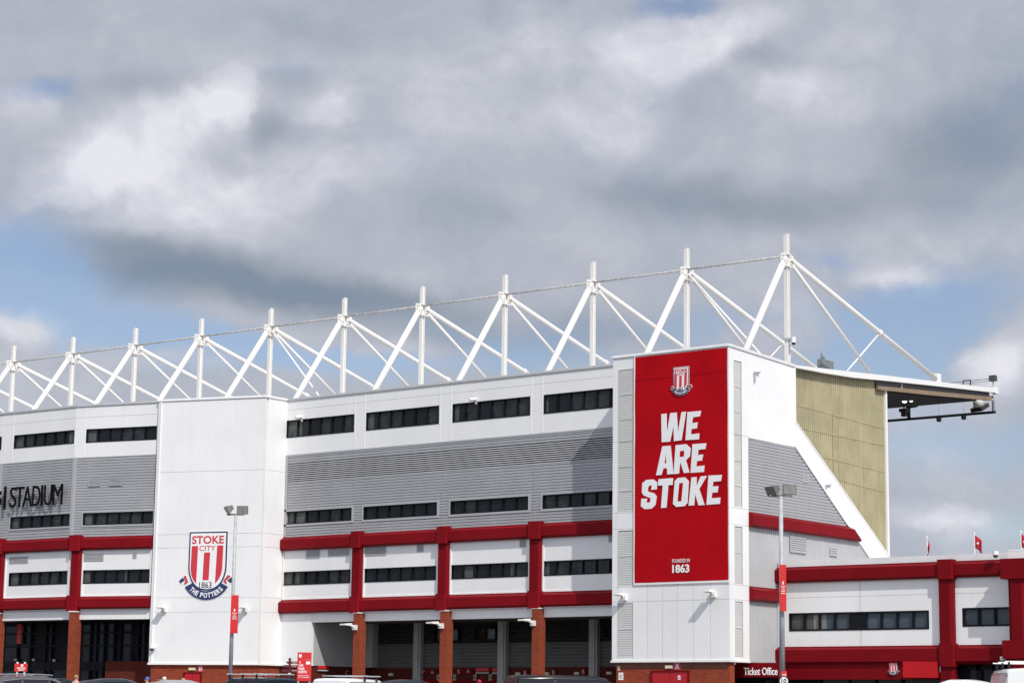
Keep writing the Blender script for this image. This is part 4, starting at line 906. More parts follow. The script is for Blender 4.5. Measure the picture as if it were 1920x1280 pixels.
for px, py, lab in ((1696, 752.5, 'lit lamp glowing under the dark roof soffit, larger and left of its twin'), (1708.5, 751.5, 'smaller lit lamp glowing under the roof soffit, next to the white floodlight')):
    c = atD(px, py, 105); f_ = thing('soffit_lamp', lab, 'lamp', c, 'lit lamps under the roof')
    mb = MB(); mb.ball(c, .075 if px < 1700 else .05, sc=(1.6, 1, .9)); mb.build('bulb', lit_lamp, f_); mb = MB(); mb.tube(c+Vector((0, .05, .05)), c+Vector((0, .15, .9)), .07); mb.build('housing', dk_st, f_)
c = atD(1695, 769, 105); f_ = thing('soffit_downlight', 'dark downlight housing hanging below the lit lamps under the roof', 'lamp', c)
mb = MB(); mb.box(Fr((c.x, c.y), 0), -.2, .2, -.15, .15, c.z-.08, c.z+.08); mb.box(Fr((c.x, c.y), 0), -.12, .12, -.1, .1, c.z-.3, c.z-.08); mb.build('housing', dk_st, f_); mb = MB(); mb.tube(c, c+Vector((0, 0, 1.0)), .03); mb.build('stem', dk_st, f_)
# rail on top of the roof tip
hr = thing('roof_handrail', 'thin grey rail with a box on its end post along the roof tip', 'rail', (6.5, 22.3, 17.7))
e0 = G2.uz(1862, 709); e1 = G2.uz(1772, 718); mb = MB(); mb.tube((e0[0], YG, e0[1]), (e1[0]-2, YG, e1[1]), .03); mb.tube((e0[0], YG, e0[1]-.12), (e1[0]-2, YG, e1[1]-.12), .02); mb.build('rail', galv, hr)
mb = MB(); mb.tube((e0[0], YG, 17.3), (e0[0], YG, e0[1]), .035); mb.build('post', galv, hr)
mb = MB(); mb.box(G2, e0[0]-.16, e0[0]+.16, -.14, .14, e0[1]-.14, e0[1]+.14); mb.build('end_box', dk_st, hr)
u, z = G2.uz(1813, 718.5); mb = MB()
for q in ((-.22, .22, -.17, -.13), (-.22, .22, .13, .17), (-.22, -.18, -.13, .13), (.18, .22, -.13, .13)): mb.box(G2, u+q[0], u+q[1], -.03, .03, z+q[2], z+q[3])
mb.build('bracket_frame', blk_st, hr)

# ============================ LAMP POSTS WITH RED SIGNS
def lamp_post(px_top, py_top, D, label, py_base=1270):
    t = atD(px_top, py_top, D); X, Y, zt_ = t.x, t.y, t.z
    r = thing('lamp_post', label, 'lamp post', (X, Y, GZ), 'galvanised lamp posts in the car park')
    mb = MB(); mb.tube((X, Y, GZ), (X, Y, GZ+1.4), .095, 14); mb.tube((X, Y, GZ+1.4), (X, Y, zt_), .085, 14, .06); mb.build('pole', galv, r, smooth=True)
    vr = RT; mb = MB(); mb.bar(Vector((X, Y, zt_+.02))-vr*.35, Vector((X, Y, zt_+.02))+vr*.35, .09, .07); mb.build('cross_arm', lamp_m, r)
    return r, Vector((X, Y, zt_))
def flood_head(r, c, yaw_v, tilt, w_=.46, h_=.34, face=None):
    n = (Vector((yaw_v[0], yaw_v[1], 0)).normalized()*math.cos(tilt)+Vector((0, 0, -1))*math.sin(tilt)).normalized(); a = n.cross(Vector((0, 0, 1))).normalized(); b = a.cross(n)
    q = lambda s1, s2, k: c+a*s1*w_/2+b*s2*h_/2+n*k
    mb = MB(); mb.prism([q(-.7, -.6, -.16), q(.7, -.6, -.16), q(.7, .6, -.16), q(-.7, .6, -.16)], [q(-1, -1, .0), q(1, -1, .0), q(1, 1, .0), q(-1, 1, .0)])
    mb.prism([q(-1, -1, 0), q(1, -1, 0), q(1, 1, 0), q(-1, 1, 0)], [q(-1, -1, .05), q(1, -1, .05), q(1, 1, .05), q(-1, 1, .05)]); h = mb.build('floodlight_head', lamp_m, r)
    mb = MB(); mb.prism([q(-.88, -.86, .05), q(.88, -.86, .05), q(.88, .86, .05), q(-.88, .86, .05)], [q(-.88, -.86, .058), q(.88, -.86, .058), q(.88, .86, .058), q(-.88, .86, .058)]); mb.build('lens', lampg, h)
    for k in range(4):
        mb = MB() if k == 0 else mb; mb.prism([q(-.6+.4*k-.03, -.55, -.24), q(-.6+.4*k+.03, -.55, -.24), q(-.6+.4*k+.03, .55, -.24), q(-.6+.4*k-.03, .55, -.24)], [q(-.6+.4*k-.03, -.55, -.15), q(-.6+.4*k+.03, -.55, -.15), q(-.6+.4*k+.03, .55, -.15), q(-.6+.4*k-.03, .55, -.15)])
    mb.build('cooling_fins', lamp_m, h)
rA, tA = lamp_post(442, 965, 88, 'galvanised twin floodlight post in front of the crest tower')
flood_head(rA, tA+RT*.27+Vector((0, 0, .2)), (-FW.x, -FW.y), rad(8)); flood_head(rA, tA-RT*.34+Vector((0, 0, .2)), (-RT.x*1.0-FW.x*.3, -RT.y-FW.y*.3), rad(32))
rB, tB = lamp_post(1464, 930, 66, 'galvanised twin floodlight post in front of the ticket office')
flood_head(rB, tB+RT*.26+Vector((0, 0, .2)), (-FW.x+.15, -FW.y), rad(2), .43, .31); flood_head(rB, tB-RT*.28+Vector((0, 0, .17)), (-RT.x*.8-FW.x*.6, -RT.y*.8-FW.y*.6), rad(28), .40, .31)
def post_sign(px0, px1, y0, y1, D, label, lines, yaw=0.0, legs=0):
    c = atD((px0+px1)/2, (y0+y1)/2, D); fr = Fr((c.x, c.y), HEAD+yaw); wd = (px1-px0)*D/F/max(.5, math.cos(yaw)); z0, z1 = atD(px0, y1, D).z, atD(px0, y0, D).z
    s_ = thing('post_sign', label, 'sign', fr.p(0, 0, z0)); mb = MB(); mb.box(fr, -wd/2, wd/2, -.02, .03, z0, z1); b = mb.build('sign_board', red_sign, s_)
    mb = MB()
    for txt_, a, bb, t_, u_ in lines: mb.text(fr, txt_, -wd/2+wd*a, -wd/2+wd*bb, z1-(z1-z0)*u_, z1-(z1-z0)*t_, .03, .036, .03)
    if lines: mb.build('sign_lettering', white_s, s_)
    return s_, fr, wd, z0, z1
wl = [('Welcome', .16, .86, .455, .485), ('to the', .28, .72, .505, .53), ('bet365', .22, .80, .55, .58), ('Stadium', .2, .84, .60, .63)]
def mini_crest(fr, wd, z0, z1, top, h, parent, cx=0.0):
    H = z1-z0; mb = MB(); w2 = .09*wd if wd < 1 else .08; zt_ = z1-H*top; zb2 = zt_-H*h
    mb.poly(fr, [(cx-w2, zt_), (cx+w2, zt_), (cx+w2, zb2+.06*H*.4), (cx, zb2), (cx-w2, zb2+.06*H*.4)], .03, .037); mb.build('sign_emblem', white_s, parent)
for px0, px1, y0, y1, D, lab in ((432.8, 446.5, 1115, 1186.5, 87.8, 'tall narrow red sign fixed to the lamp post by the crest tower'), (1462, 1474, 1058, 1145, 65.8, 'tall narrow red sign fixed to the lamp post by the ticket office')):
    s_, fr, wd, z0, z1 = post_sign(px0, px1, y0, y1, D, lab, wl); mini_crest(fr, wd, z0, z1, .36, .08, s_)
s_, fr, wd, z0, z1 = post_sign(1465, 1475, 1257, 1269, 65.7, 'small red notice low on the right lamp post, above the speed sign', [('PLEASE', .12, .88, .45, .62), ('DRIVE SLOWLY', .12, .88, .7, .85)])
c = atD(1469.5, 1276, 65.7); fr = Fr((c.x, c.y), HEAD); s_ = thing('speed_sign', 'round white ten limit sign with dark rim at the foot of the right lamp post', 'sign', c)
mb = MB(); mb.tube(fr.p(0, .0, c.z), fr.p(0, .04, c.z), .15, 24); mb.build('sign_disc', black_s, s_); mb = MB(); mb.tube(fr.p(0, .04, c.z), fr.p(0, .046, c.z), .12, 24); mb.text(fr, ' ', 0, 1, 0, 1, 0, .01) if False else None; mb.build('sign_face', white_s, s_)
mb = MB(); mb.text(fr, '10', -.075, .075, c.z-.075, c.z+.075, .046, .052, .03); mb.build('sign_numerals', black_s, s_)
# car park totem, directional board and finger post
s_, fr, wd, z0, z1 = post_sign(557.5, 583.5, 1222, 1275.5, 84, 'tall red car park board reading CAR PARK NORTH on two short legs', [('A', .14, .24, .30, .38), ('CAR', .10, .44, .41, .50), ('PARK', .10, .54, .53, .62), ('NORTH', .10, .68, .64, .73), ('PLEASE PAY AND DISPLAY', .1, .84, .80, .83), ('PAY AT MACHINE', .1, .88, .86, .89)], yaw=rad(6))
mini_crest(fr, wd, z0, z1, .07, .12, s_, -wd*.3)
mb = MB(); mb.box(fr, wd*.12, wd*.42, .03, .036, z1-(z1-z0)*.42, z1-(z1-z0)*.32); mb.box(fr, wd*.05, wd*.42, .03, .034, z1-(z1-z0)*.262, z1-(z1-z0)*.258); mb.build('sign_panel', white_s, s_)
mb = MB()
for u in (-wd*.46, wd*.34): mb.box(fr, u, u+.07, -.06, -.0, GZ, z0+.3)
mb.build('sign_legs', galv, s_)
s_, fr, wd, z0, z1 = post_sign(27.5, 51, 1243, 1257.5, 86, 'small red direction board on two white posts above the parked estate car', [('RECEPTION', .22, .86, .48, .68), ('OFFICE', .30, .80, .74, .92)])
mini_crest(fr, wd, z0, z1, .1, .28, s_, .05)
mb = MB()
for u in (-wd*.30, wd*.28): mb.box(fr, u-.035, u+.035, -.08, -.02, GZ, z1+.06)
mb.build('sign_legs', white_p, s_)
c = atD(543.5, 1235, 89); fp = thing('finger_post', 'dark maroon finger post with three pairs of direction arms beside the car park board', 'signpost', (c.x, c.y, GZ)); fr = Fr((c.x, c.y), HEAD+rad(10))
mar = mat('maroon_paint', (.10, .008, .016), .4, var=.1)
mb = MB(); mb.tube((c.x, c.y, GZ), (c.x, c.y, c.z+.02), .045, 10); mb.ball((c.x, c.y, c.z), .06); mb.build('pole', mar, fp)
for k, (zz_, l, r) in enumerate(((-.13, -.09, .55), (-.28, -.22, .55), (-.45, -.3, .6))):
    mb = MB(); mb.box(fr, .03, r, -.015, .015, c.z+zz_-.055, c.z+zz_+.045); mb.poly(fr, [(-.03, c.z+zz_-.055), (-.03, c.z+zz_+.045), (l, c.z+zz_+.045), (l-.06, c.z+zz_-.005), (l, c.z+zz_-.055)], -.015, .015); ar = mb.build('direction_arm', mar, fp)
    mb = MB(); mb.text(fr, ('Ticket Office', 'Club Shop', 'Reception')[k], .1, r-.08, c.z+zz_-.03, c.z+zz_+.025, .015, .02); mb.build('arm_lettering', white_s, ar)
mb = MB(); mb.tube((c.x, c.y, c.z-.62), (c.x, c.y, c.z-.55), .065, 10); mb.tube((c.x, c.y, c.z-1.35), (c.x, c.y, c.z-1.28), .065, 10); mb.build('collar', white_p, fp)

# ============================ WALL FITTINGS
def wall_flood(fr, px, py, n, label, arm=.6):
    u, z = fr.uz(px, py, n); o = fr.p(u, n, z); r = thing('wall_floodlight', label, 'floodlight', o, 'white floodlights on short arms along the facade')
    mb = MB(); mb.box(fr, u-.11, u+.11, n, n+.14, z-.13, z+.1); mb.build('wall_box', white_p, r)
    mb = MB(); mb.bar(fr.p(u, n+.1, z+.0), fr.p(u-.04, n+arm*.5, z+.08), .09, .07); mb.build('arm', white_p, r)
    mb = MB(); a, b = n+arm*.42, n+arm; mb.prism([fr.p(u-.2, a, z+.04), fr.p(u+.16, a, z+.04), fr.p(u+.16, b, z+.06), fr.p(u-.2, b, z+.06)], [fr.p(u-.16, a, z+.17), fr.p(u+.12, a, z+.17), fr.p(u+.14, b, z+.12), fr.p(u-.18, b, z+.12)]); h = mb.build('lamp_head', white_d, r)
    mb = MB(); mb.prism([fr.p(u-.16, a+.04, z+.03), fr.p(u+.12, a+.04, z+.03), fr.p(u+.12, b-.04, z+.05), fr.p(u-.16, b-.04, z+.05)], [fr.p(u-.16, a+.04, z+.042), fr.p(u+.12, a+.04, z+.042), fr.p(u+.12, b-.04, z+.062), fr.p(u-.16, b-.04, z+.062)]); mb.build('lens', lampg, h)
    return r
wall_flood(T, 309, 1142, 0, 'white wall floodlight left of the big crest on the stair tower')
wall_flood(T, 461, 1142, 0, 'white wall floodlight right of the crest tower lamp post')
wall_flood(A, 1172, 1119, 0, 'white wall floodlight at the left edge of the corner tower below the banner')
wall_flood(A, 1339, 1113, 0, 'white wall floodlight below the right end of the red banner')
for px, py, lab in ((667, 1175, 'white floodlight on the first brick pier from the crest tower'), (829, 1172, 'white floodlight on the second brick pier from the crest tower'), (1001, 1167, 'white floodlight on the third brick pier, nearest the banner tower')):
    wall_flood(MAIN, px, py, .3, lab, .9)
def cctv(fr, px, py, n, label, s=1.0):
    u, z = fr.uz(px, py, n+.2); r = thing('security_camera', label, 'camera', fr.p(u, n, z)); mb = MB(); mb.box(fr, u-.05, u+.05, n, n+.04, z-.16, z+.02); mb.bar(fr.p(u, n+.03, z-.1), fr.p(u, n+.22, z-.02), .05, .05); mb.build('bracket', white_p, r)
    d_ = (fr.n*.8-fr.u*.75+Vector((0, 0, -.15))).normalized(); c = fr.p(u, n+.22, z+.03); mb = MB(); mb.tube(c-d_*.16*s, c+d_*.16*s, .085*s, 12); mb.build('body', white_p, r); mb = MB(); mb.tube(c+d_*.16*s, c+d_*.175*s, .06*s, 12); mb.build('lens', black_s, r)
cctv(MAIN, 561, 783, 0, 'white security camera above the leftmost upper window of the main facade')
cctv(MAIN, 888, 750, 0, 'white security camera above the third upper window of the main facade')
def dome(fr, px, py, n, label, r_=.13):
    u, z = fr.uz(px, py, n); r = thing('dome_camera', label, 'camera', fr.p(u, n, z)); mb = MB(); mb.box(fr, u-.06, u+.06, n, n+.12, z-.04, z+.1); mb.tube(fr.p(u, n+.16, z-.05), fr.p(u, n+.16, z+.1), r_, 14); mb.build('housing', white_p, r); mb = MB(); mb.ball(fr.p(u, n+.16, z-.06), r_*.85); mb.build('dome', dk_st, r, smooth=True)
dome(T, 288, 1213, 0, 'small white dome camera low on the left edge of the crest tower')
dome(TO, 1870, 1038, .3, 'white dome camera on the parapet beside the big red corner column', .12)
dome(TO, 1884, 1235, .3, 'white dome camera under the beam beside the big red corner column', .11)
for fr, px, py, n, lab in ((A, 1414, 712, 0, ''),):
    pass
for px, py, yb_, lab in ((1421, 699, 717, 'bent grey pipe outlet high on the white side of the corner tower'), (1554, 910, 916, 'small grey pipe outlet on the white diagonal strip')):
    u, z = SIDE.uz(px, py, .05); r = thing('vent_pipe', lab, 'pipe', SIDE.p(u, .05, z)); mb = MB(); h = abs(SIDE.Z(px, yb_, .05)-z); mb.tube(SIDE.p(u-.25, .05, z), SIDE.p(u+.1, .09, z+.03), .04, 8); mb.tube(SIDE.p(u-.22, .05, z-h), SIDE.p(u-.25, .05, z), .045, 8); mb.build('pipe', galv, r)
def letter_sign(fr, l, r, y0, y1, n, ch, label, base=red_sign, fg=white_s, bold=.03):
    a, b = fr.U(l, y0, n), fr.U(r, y0, n); z0, z1 = fr.Z((l+r)/2, y1, n), fr.Z((l+r)/2, y0, n); s_ = thing('door_sign', label, 'sign', fr.p((a+b)/2, n, z0))
    mb = MB(); mb.box(fr, a, b, n, n+.03, z0, z1); mb.build('sign_plate', base, s_); mb = MB(); w_ = b-a; h = z1-z0
    if len(ch) == 1: mb.text(fr, ch, a+w_*.24, a+w_*.76, z0+h*.2, z1-h*.18, n+.03, n+.036, bold)
    else:
        for k, c_ in enumerate(ch): mb.text(fr, c_, a+w_*(.12+.52*k), a+w_*(.27+.52*k), z0+h*.18, z1-h*.18, n+.03, n+.036, bold)
    mb.build('sign_letter', fg, s_)
pale = mat('faded_red_sign', (.48, .07, .10), .5, var=.04); dim_w = mat('dull_white_print', (.5, .48, .48), .5, var=0)
letter_sign(T, 372, 381.5, 1247, 1258.5, -.1, 'D', 'square red sign with white letter D over the red door of the crest tower', pale)
letter_sign(A, 1264.5, 1276.5, 1241, 1255, -.1, 'A', 'square red sign with white letter A over the red doors under the banner', pale)
letter_sign(BK, 788, 821, 1254.5, 1264, .04, '76', 'red numbered panel left of the second brick pier, reading 7 and 6', red_o, dim_w, .0)
letter_sign(BK, 854, 888, 1252, 1263.5, .04, '54', 'red numbered panel right of the second brick pier, reading 5 and 4', red_o, dim_w, .0)
letter_sign(BK, 981, 990, 1254, 1267, .04, 'B', 'dark red sign with letter B left of the third brick pier', red_o, dim_w, .0)
letter_sign(BK, 1034, 1043, 1253, 1266, .04, 'B', 'dark red sign with letter B just right of the third brick pier', red_o, dim_w, .0)
letter_sign(BK, 1090, 1099, 1252, 1265, .04, 'B', 'dark red sign with letter B beside the last undercroft column', red_o, dim_w, .0)
letter_sign(SIDE_IN, 644, 656, 1254, 1267, -.02, 'C', 'dark red sign with letter C on the undercroft side wall', red_o, dim_w, .0)
for l, r, y, lab in ((893, 917, 1254.5, 'red lintel panel with a white strip right of the 5 and 4 panel'), (924, 933, 1255, 'short red lintel panel left of the middle undercroft column')):
    a, b = BK.U(l, y, .04), BK.U(r, y, .04); z = BK.Z(l, y, .04); s_ = thing('lintel_sign', lab, 'sign', BK.p(a, .04, z)); mb = MB(); mb.box(BK, a, b, .04, .07, z-.08, z+.08); mb.build('sign_plate', red_sign, s_); mb = MB(); mb.box(BK, a, b, .04, .08, z-.18, z-.12); mb.build('light_strip', dim_w, s_)
a, b = SIDE_IN.U(597, 1250), SIDE_IN.U(616, 1250); z = SIDE_IN.Z(606, 1250); s_ = thing('lintel_sign', 'red lintel panel on the undercroft side wall by the car park board', 'sign', SIDE_IN.p(a, 0, z)); mb = MB(); mb.box(SIDE_IN, a, b, -.05, .02, z-.08, z+.07); mb.build('sign_plate', red_sign, s_); mb = MB(); mb.box(SIDE_IN, a, b, -.05, .04, z-.18, z-.12); mb.build('light_strip', dim_w, s_)
def bulkhead(fr, px, py, n, w_, label):
    u, z = fr.uz(px, py, n); r = thing('bulkhead_light', label, 'light', fr.p(u, n, z), 'oblong cream bulkhead lights over the doors'); mb = MB(); mb.box(fr, u-w_/2-.02, u+w_/2+.02, n, n+.03, z-.07, z+.07); mb.build('base', galv, r)
    mb = MB(); mb.box(fr, u-w_/2, u+w_/2, n+.03, n+.09, z-.055, z+.055); mb.build('diffuser', cream, r)
bulkhead(T, 361, 1253.3, -.1, .33, 'cream bulkhead light beside the D sign'); bulkhead(A, 1255.5, 1249.5, -.1, .33, 'cream bulkhead light beside the A sign')
for px, py, lab in ((734, 1263.5, 'cream bulkhead light left of the first undercroft column'), (972, 1262.3, 'cream bulkhead light just left of a B sign near the third pier'), (1026, 1262, 'cream bulkhead light right of the third pier'), (1082.5, 1261.5, 'cream bulkhead light left of the last undercroft column'), (1143, 1261, 'cream bulkhead light tucked beside the corner tower')):
    bulkhead(BK, px, py, .03, .24, lab)
for px, lab in ((821.5, 'pale notice half hidden behind the second pier'), (852, 'pale notice on the red door just right of the second brick pier'), (890.5, 'pale notice between the numbered panel and the red fire lintel'), (919, 'pale notice left of the middle undercroft column')):
    u, z = BK.uz(px, 1269, .05); r = thing('wall_notice', lab, 'notice', BK.p(u, .05, z)); mb = MB(); mb.box(BK, u-.09, u+.09, .03, .05, z-.14, z+.14); mb.build('notice_board', notice_m, r); mb = MB(); mb.box(BK, u-.05, u+.05, .05, .055, z-.08, z+.06); mb.build('notice_print', under_c, r)
for fr, px, py, w_, h_, n, m_, lab, pr in ((A, 1160.5, 1252, .11, .17, -.1, cream, 'small cream plate high on the brick base of the corner tower', grey_t), (A, 1164.5, 1267, .22, .3, -.1, white_s, 'white notice on the brick base of the corner tower', grey_t), (A, 1273.5, 1269.5, .11, .17, -.055, white_s, 'small white and blue notice on the right red door under the banner', blue_pr)):
    u, z = fr.uz(px, py, n); r = thing('wall_notice', lab, 'notice', fr.p(u, n, z)); mb = MB(); mb.box(fr, u-w_/2, u+w_/2, n, n+.02, z-h_/2, z+h_/2); mb.build('notice_board', m_, r); mb = MB(); mb.box(fr, u-w_*.25, u+w_*.25, n+.02, n+.024, z-h_*.3, z+h_*.25); mb.build('notice_print', pr, r)
u, z = fr1.uz(34, 1188, -2.4); r = thing('reflection_panel', 'dim red panel standing in for a reflection in the dark entrance glazing at the left', 'banner', fr1.p(u, -2.4, z)); mb = MB(); mb.box(fr1, u-.16, u+.16, -2.5, -2.47, z-.5, z+.5); mb.build('reflection_sheet', red_sign, r); mb = MB(); mb.box(fr1, u-.2, u+.2, -2.52, -2.45, z+.5, z+.53); mb.build('panel_rail', dk_st, r)  # red panel added in place of a reflection in the glazing
for px, py, lab in ((29, 1236, 'dim oblong plate on the entrance glazing above the red direction board'), (62.5, 1236, 'dim square plate on the entrance glazing right of the red direction board'), (101, 1237, 'dim oblong plate on the entrance glazing near the brick pier')):
    u, z = fr1.uz(px, py, -2.5); r = thing('door_plate', lab, 'plate', fr1.p(u, -2.5, z)); mb = MB(); mb.box(fr1, u-.1, u+.1, -2.53, -2.49, z-.06, z+.06); mb.build('plate', notice_m, r)

# ============================ FLAGS
for px, y0, y1, wv_, lab in ((1738, 1006, 1046, .25, 'limp dark red flag on the first white pole behind the ticket office parapet'), (1827, 999, 1040, .75, 'open red flag on the second white pole behind the parapet'), (1914, 996, 1030, .6, 'red flag on the white pole at the right edge of the photo')):
    FFr = Fr((0, 9.0), 0); u, z1 = FFr.uz(px, y0); r = thing('flagpole', lab, 'flag', FFr.p(u, 0, 7.6), 'red flags on white poles above the ticket office'); mb = MB(); mb.tube(FFr.p(u, 0, 7.6), FFr.p(u, 0, z1), .022, 8); mb.ball(FFr.p(u, 0, z1), .04); mb.build('pole', white_p, r)
    mb = MB(); nx = 10; vs = []; fs = []; zt_ = z1-.1; 
    for i in range(nx+1):
        for j in range(7):
            s_ = i/nx; t = j/6; vs.append(FFr.p(u+.02+wv_*.45*s_*(1 if wv_ > .3 else .6)+(.05*math.sin(t*5) if wv_ < .3 else 0), .07*math.sin(s_*7+t*2)*s_, zt_-.55*t-(.28 if wv_ > .3 else .3)*s_**1.6))
    for i in range(nx):
        for j in range(6): fs.append((i*7+j, (i+1)*7+j, (i+1)*7+j+1, i*7+j+1))
    mb.add(vs, fs); ob = mb.build('flag_cloth', red_flag, r, smooth=True); sd2 = ob.modifiers.new('thick', 'SOLIDIFY'); sd2.thickness = .008
    mb = MB(); 
    if wv_ > .3: mb.ball(FFr.p(u+.17, .05, zt_-.34), .05, sc=(1, .2, 1)); mb.build('flag_emblem', white_s, r)

# ============================ VEHICLES
def vehicle(name, label, cat, px, py_top, D, H, L, Wd, yaw, paint, style, group='vehicles parked in front of the stand', gz_=None):
    """yaw: heading of the nose relative to the viewing direction (0 = nose away from the camera)"""
    c = atD(px, py_top, D); X, Y = c.x, c.y; zg = GZ if gz_ is None else gz_; H = c.z-zg if H is None else H
    ang = HEAD+rad(90)+yaw; ca, sa = math.cos(ang), math.sin(ang)
    def W(x, y, z): return Vector((X+ca*x-sa*y, Y+sa*x+ca*y, zg+z))
    r = thing(name, label, cat, (X, Y, zg), group); w2 = Wd/2
    if style == 'van': S = [(-L/2, .35, .95, H-.10, .93, .88), (-L/2+.1, .3, 1.0, H-.02, 1, .9), (-L*.2, .25, 1.02, H, 1, .9), (L*.12, .25, 1.02, H-.01, 1, .9), (L*.22, .25, 1.02, H-.10, 1, .86), (L*.36, .25, 1.06, 1.10, .98, .80), (L*.46, .28, .98, 1.02, .93, .75), (L*.5, .35, .72, .76, .82, .7)]
    elif style == 'estate': S = [(-L/2, .4, .92, .98, .88, .78), (-L/2+.12, .32, .98, 1.05, .96, .8), (-L/2+.42, .28, 1.0, H-.10, 1, .76), (-L*.22, .25, 1.0, H, 1, .76), (L*.05, .25, .98, H, 1, .76), (L*.13, .25, .97, H-.07, 1, .73), (L*.29, .25, .96, 1.02, 1, .74), (L*.44, .28, .84, .9, .94, .72), (L*.5, .38, .62, .68, .8, .6)]
    else: S = [(-L/2, .4, .88, .94, .86, .76), (-L/2+.25, .3, .92, 1.02, .97, .76), (-L/2+.75, .26, .93, H-.12, 1, .70), (-L*.16, .25, .93, H-.01, 1, .70), (L*.02, .25, .92, H, 1, .70), (L*.11, .25, .91, H-.09, 1, .67), (L*.28, .25, .90, .96, 1, .7), (L*.44, .28, .78, .83, .93, .68), (L*.5, .38, .58, .63, .8, .6)]
    def ring(s):
        x, zl, zb2, zr_, kb, kr = s; b = w2*kb; t = w2*kr
        h = [(b*.9, zl), (b*.985, zl+.12), (b, (zl+zb2)/2+.05), (b*.985, zb2-.06), (b*.96, zb2), (t+(b*.96-t)*.12, zr_-.12 if zr_-zb2 > .3 else zb2+(zr_-zb2)*.5), (t*.94, zr_-.035 if zr_-zb2 > .3 else zr_-.01), (t*.75, zr_-.005), (t*.35, zr_+.012)]
        return [(x, y, z) for y, z in h]+[(x, -y, z) for y, z in h[::-1]]
    R_ = [ring(s) for s in S]; k = len(R_[0]); mb = MB(); vs = [W(*p) for q in R_ for p in q]; fs = []
    for i in range(len(S)-1):
        for j in range(k-1): fs.append((i*k+j, (i+1)*k+j, (i+1)*k+j+1, i*k+j+1))
        fs.append((i*k+k-1, (i+1)*k+k-1, (i+1)*k, i*k))
    fs += [tuple(range(k)), tuple(range((len(S)-1)*k, len(S)*k))[::-1]]
    mb.add(vs, fs); body = mb.build('body', paint, r, smooth=True)
    try: body.data.set_sharp_from_angle(angle=rad(38))
    except Exception: pass
    # side glass
    tall = [i for i, s in enumerate(S) if s[3]-s[2] > .3]
    i0, i1 = tall[0], tall[-1]
    for sg in (1, -1):
        mb = MB()
        pts = []
        for i in range(i0, i1+1):
            b, t = R_[i][4], R_[i][5]; lo = Vector(b).lerp(Vector(t), .10); hi = Vector(b).lerp(Vector(t), .93); pts.append((lo, hi))
        nx = Vector(R_[i1+1][4]); tip = pts[-1][0].lerp(nx, .6)
        for (a, b), (c_, d_) in zip(pts, pts[1:]):
            q = [a, c_, d_, b]; 
            A1 = [W(p.x+(.05 if n_ in (0, 3) else -.05), sg*(p.y+.004), p.z) for n_, p in enumerate(q)]; A2 = [W(p.x+(.05 if n_ in (0, 3) else -.05), sg*(p.y+.018), p.z) for n_, p in enumerate(q)]; mb.prism(A1, A2)
        a, b = pts[-1]; q = [Vector((a.x, a.y, a.z)), tip, b]; mb.prism([W(p.x, sg*(p.y+.004), p.z) for p in q], [W(p.x, sg*(p.y+.018), p.z) for p in q])
        if not (style == 'van' and paint is paint_w): mb.build('side_window', car_gl, r)
        else: mb.build('side_panel', paint, r)
        mb = MB(); top = [W(p[1].x, sg*(p[1].y+.02), p[1].z+.015) for p in pts]+[W(tip.x, sg*(tip.y+.02), tip.z+.01)]
        for a, b in zip(top, top[1:]): mb.tube(a, b, .012, 6)
        mb.build('window_trim', chrome if style == 'estate' else blk_st, r)
    # windscreen and rear screen between the slanting stations
    def screen(i, j, nm, off):
        p = R_[i]; q = R_[j]; a = [Vector(p[5]), Vector(p[-6])]; b = [Vector(q[5]), Vector(q[-6])]
        a = [v.lerp(w_, .08) for v, w_ in zip(a, b)]; b = [v.lerp(w_, .08) for v, w_ in zip(b, a)]
        f = lambda v, k2: W(v.x+off*k2, v.y*.88, v.z+.012+k2*.02)
        q2 = [a[0], a[1], b[1], b[0]]; mb = MB(); mb.prism([f(v, .2) for v in q2], [f(v, 1) for v in q2]); return mb.build(nm, car_gl, r)
    screen(i1, i1+1, 'windscreen', .02)
    if style != 'van': screen(i0, i0-1, 'rear_window', -.02)
    else:
        mb = MB(); x = -L/2-.012
        for a, b in ((-.72, -.06), (.06, .72)): mb.prism([W(x, a*w2, 1.1), W(x, b*w2, 1.1), W(x+.03, b*w2*.96, H-.28), W(x+.03, a*w2*.96, H-.28)], [W(x+.02, a*w2, 1.1), W(x+.02, b*w2, 1.1), W(x+.05, b*w2*.96, H-.28), W(x+.05, a*w2*.96, H-.28)])
        mb.build('rear_window', car_gl if paint is not paint_w else paint_w, r)
        mb = MB(); z = H-.20; mb.prism([W(x+.02, -.17, z), W(x+.02, .17, z), W(x+.03, .17, z+.06), W(x+.03, -.17, z+.06)], [W(x+.10, -.17, z), W(x+.10, .17, z), W(x+.10, .17, z+.06), W(x+.10, -.17, z+.06)]); mb.build('brake_light', lens_r, r)
    for sx in (-L*.31, L*.31):
        for sg in (1, -1):
            mb = MB(); mb.tube(W(sx, sg*(w2-.2), .32), W(sx, sg*(w2+.01), .32), .32, 20); t_ = mb.build('wheel', rubber, r); mb = MB(); mb.tube(W(sx, sg*(w2+.01), .32), W(sx, sg*(w2+.03), .32), .2, 16); mb.build('rim', paint_g, t_)
    for sg in (1, -1):
        mb = MB(); mb.prism([W(-L/2-.01, sg*w2*.58, .72), W(-L/2-.01, sg*w2*.84, .72), W(-L/2-.01, sg*w2*.84, .95), W(-L/2-.01, sg*w2*.58, .95)], [W(-L/2+.08, sg*w2*.58, .72), W(-L/2+.08, sg*w2*.86, .72), W(-L/2+.08, sg*w2*.86, .95), W(-L/2+.08, sg*w2*.58, .95)]); mb.build('tail_light', lens_r, r)
        mb = MB(); mb.ball(W(L*.45, sg*w2*.68, .68), .13, sc=(1, 1, .6)); mb.build('headlight', lens_w, r)
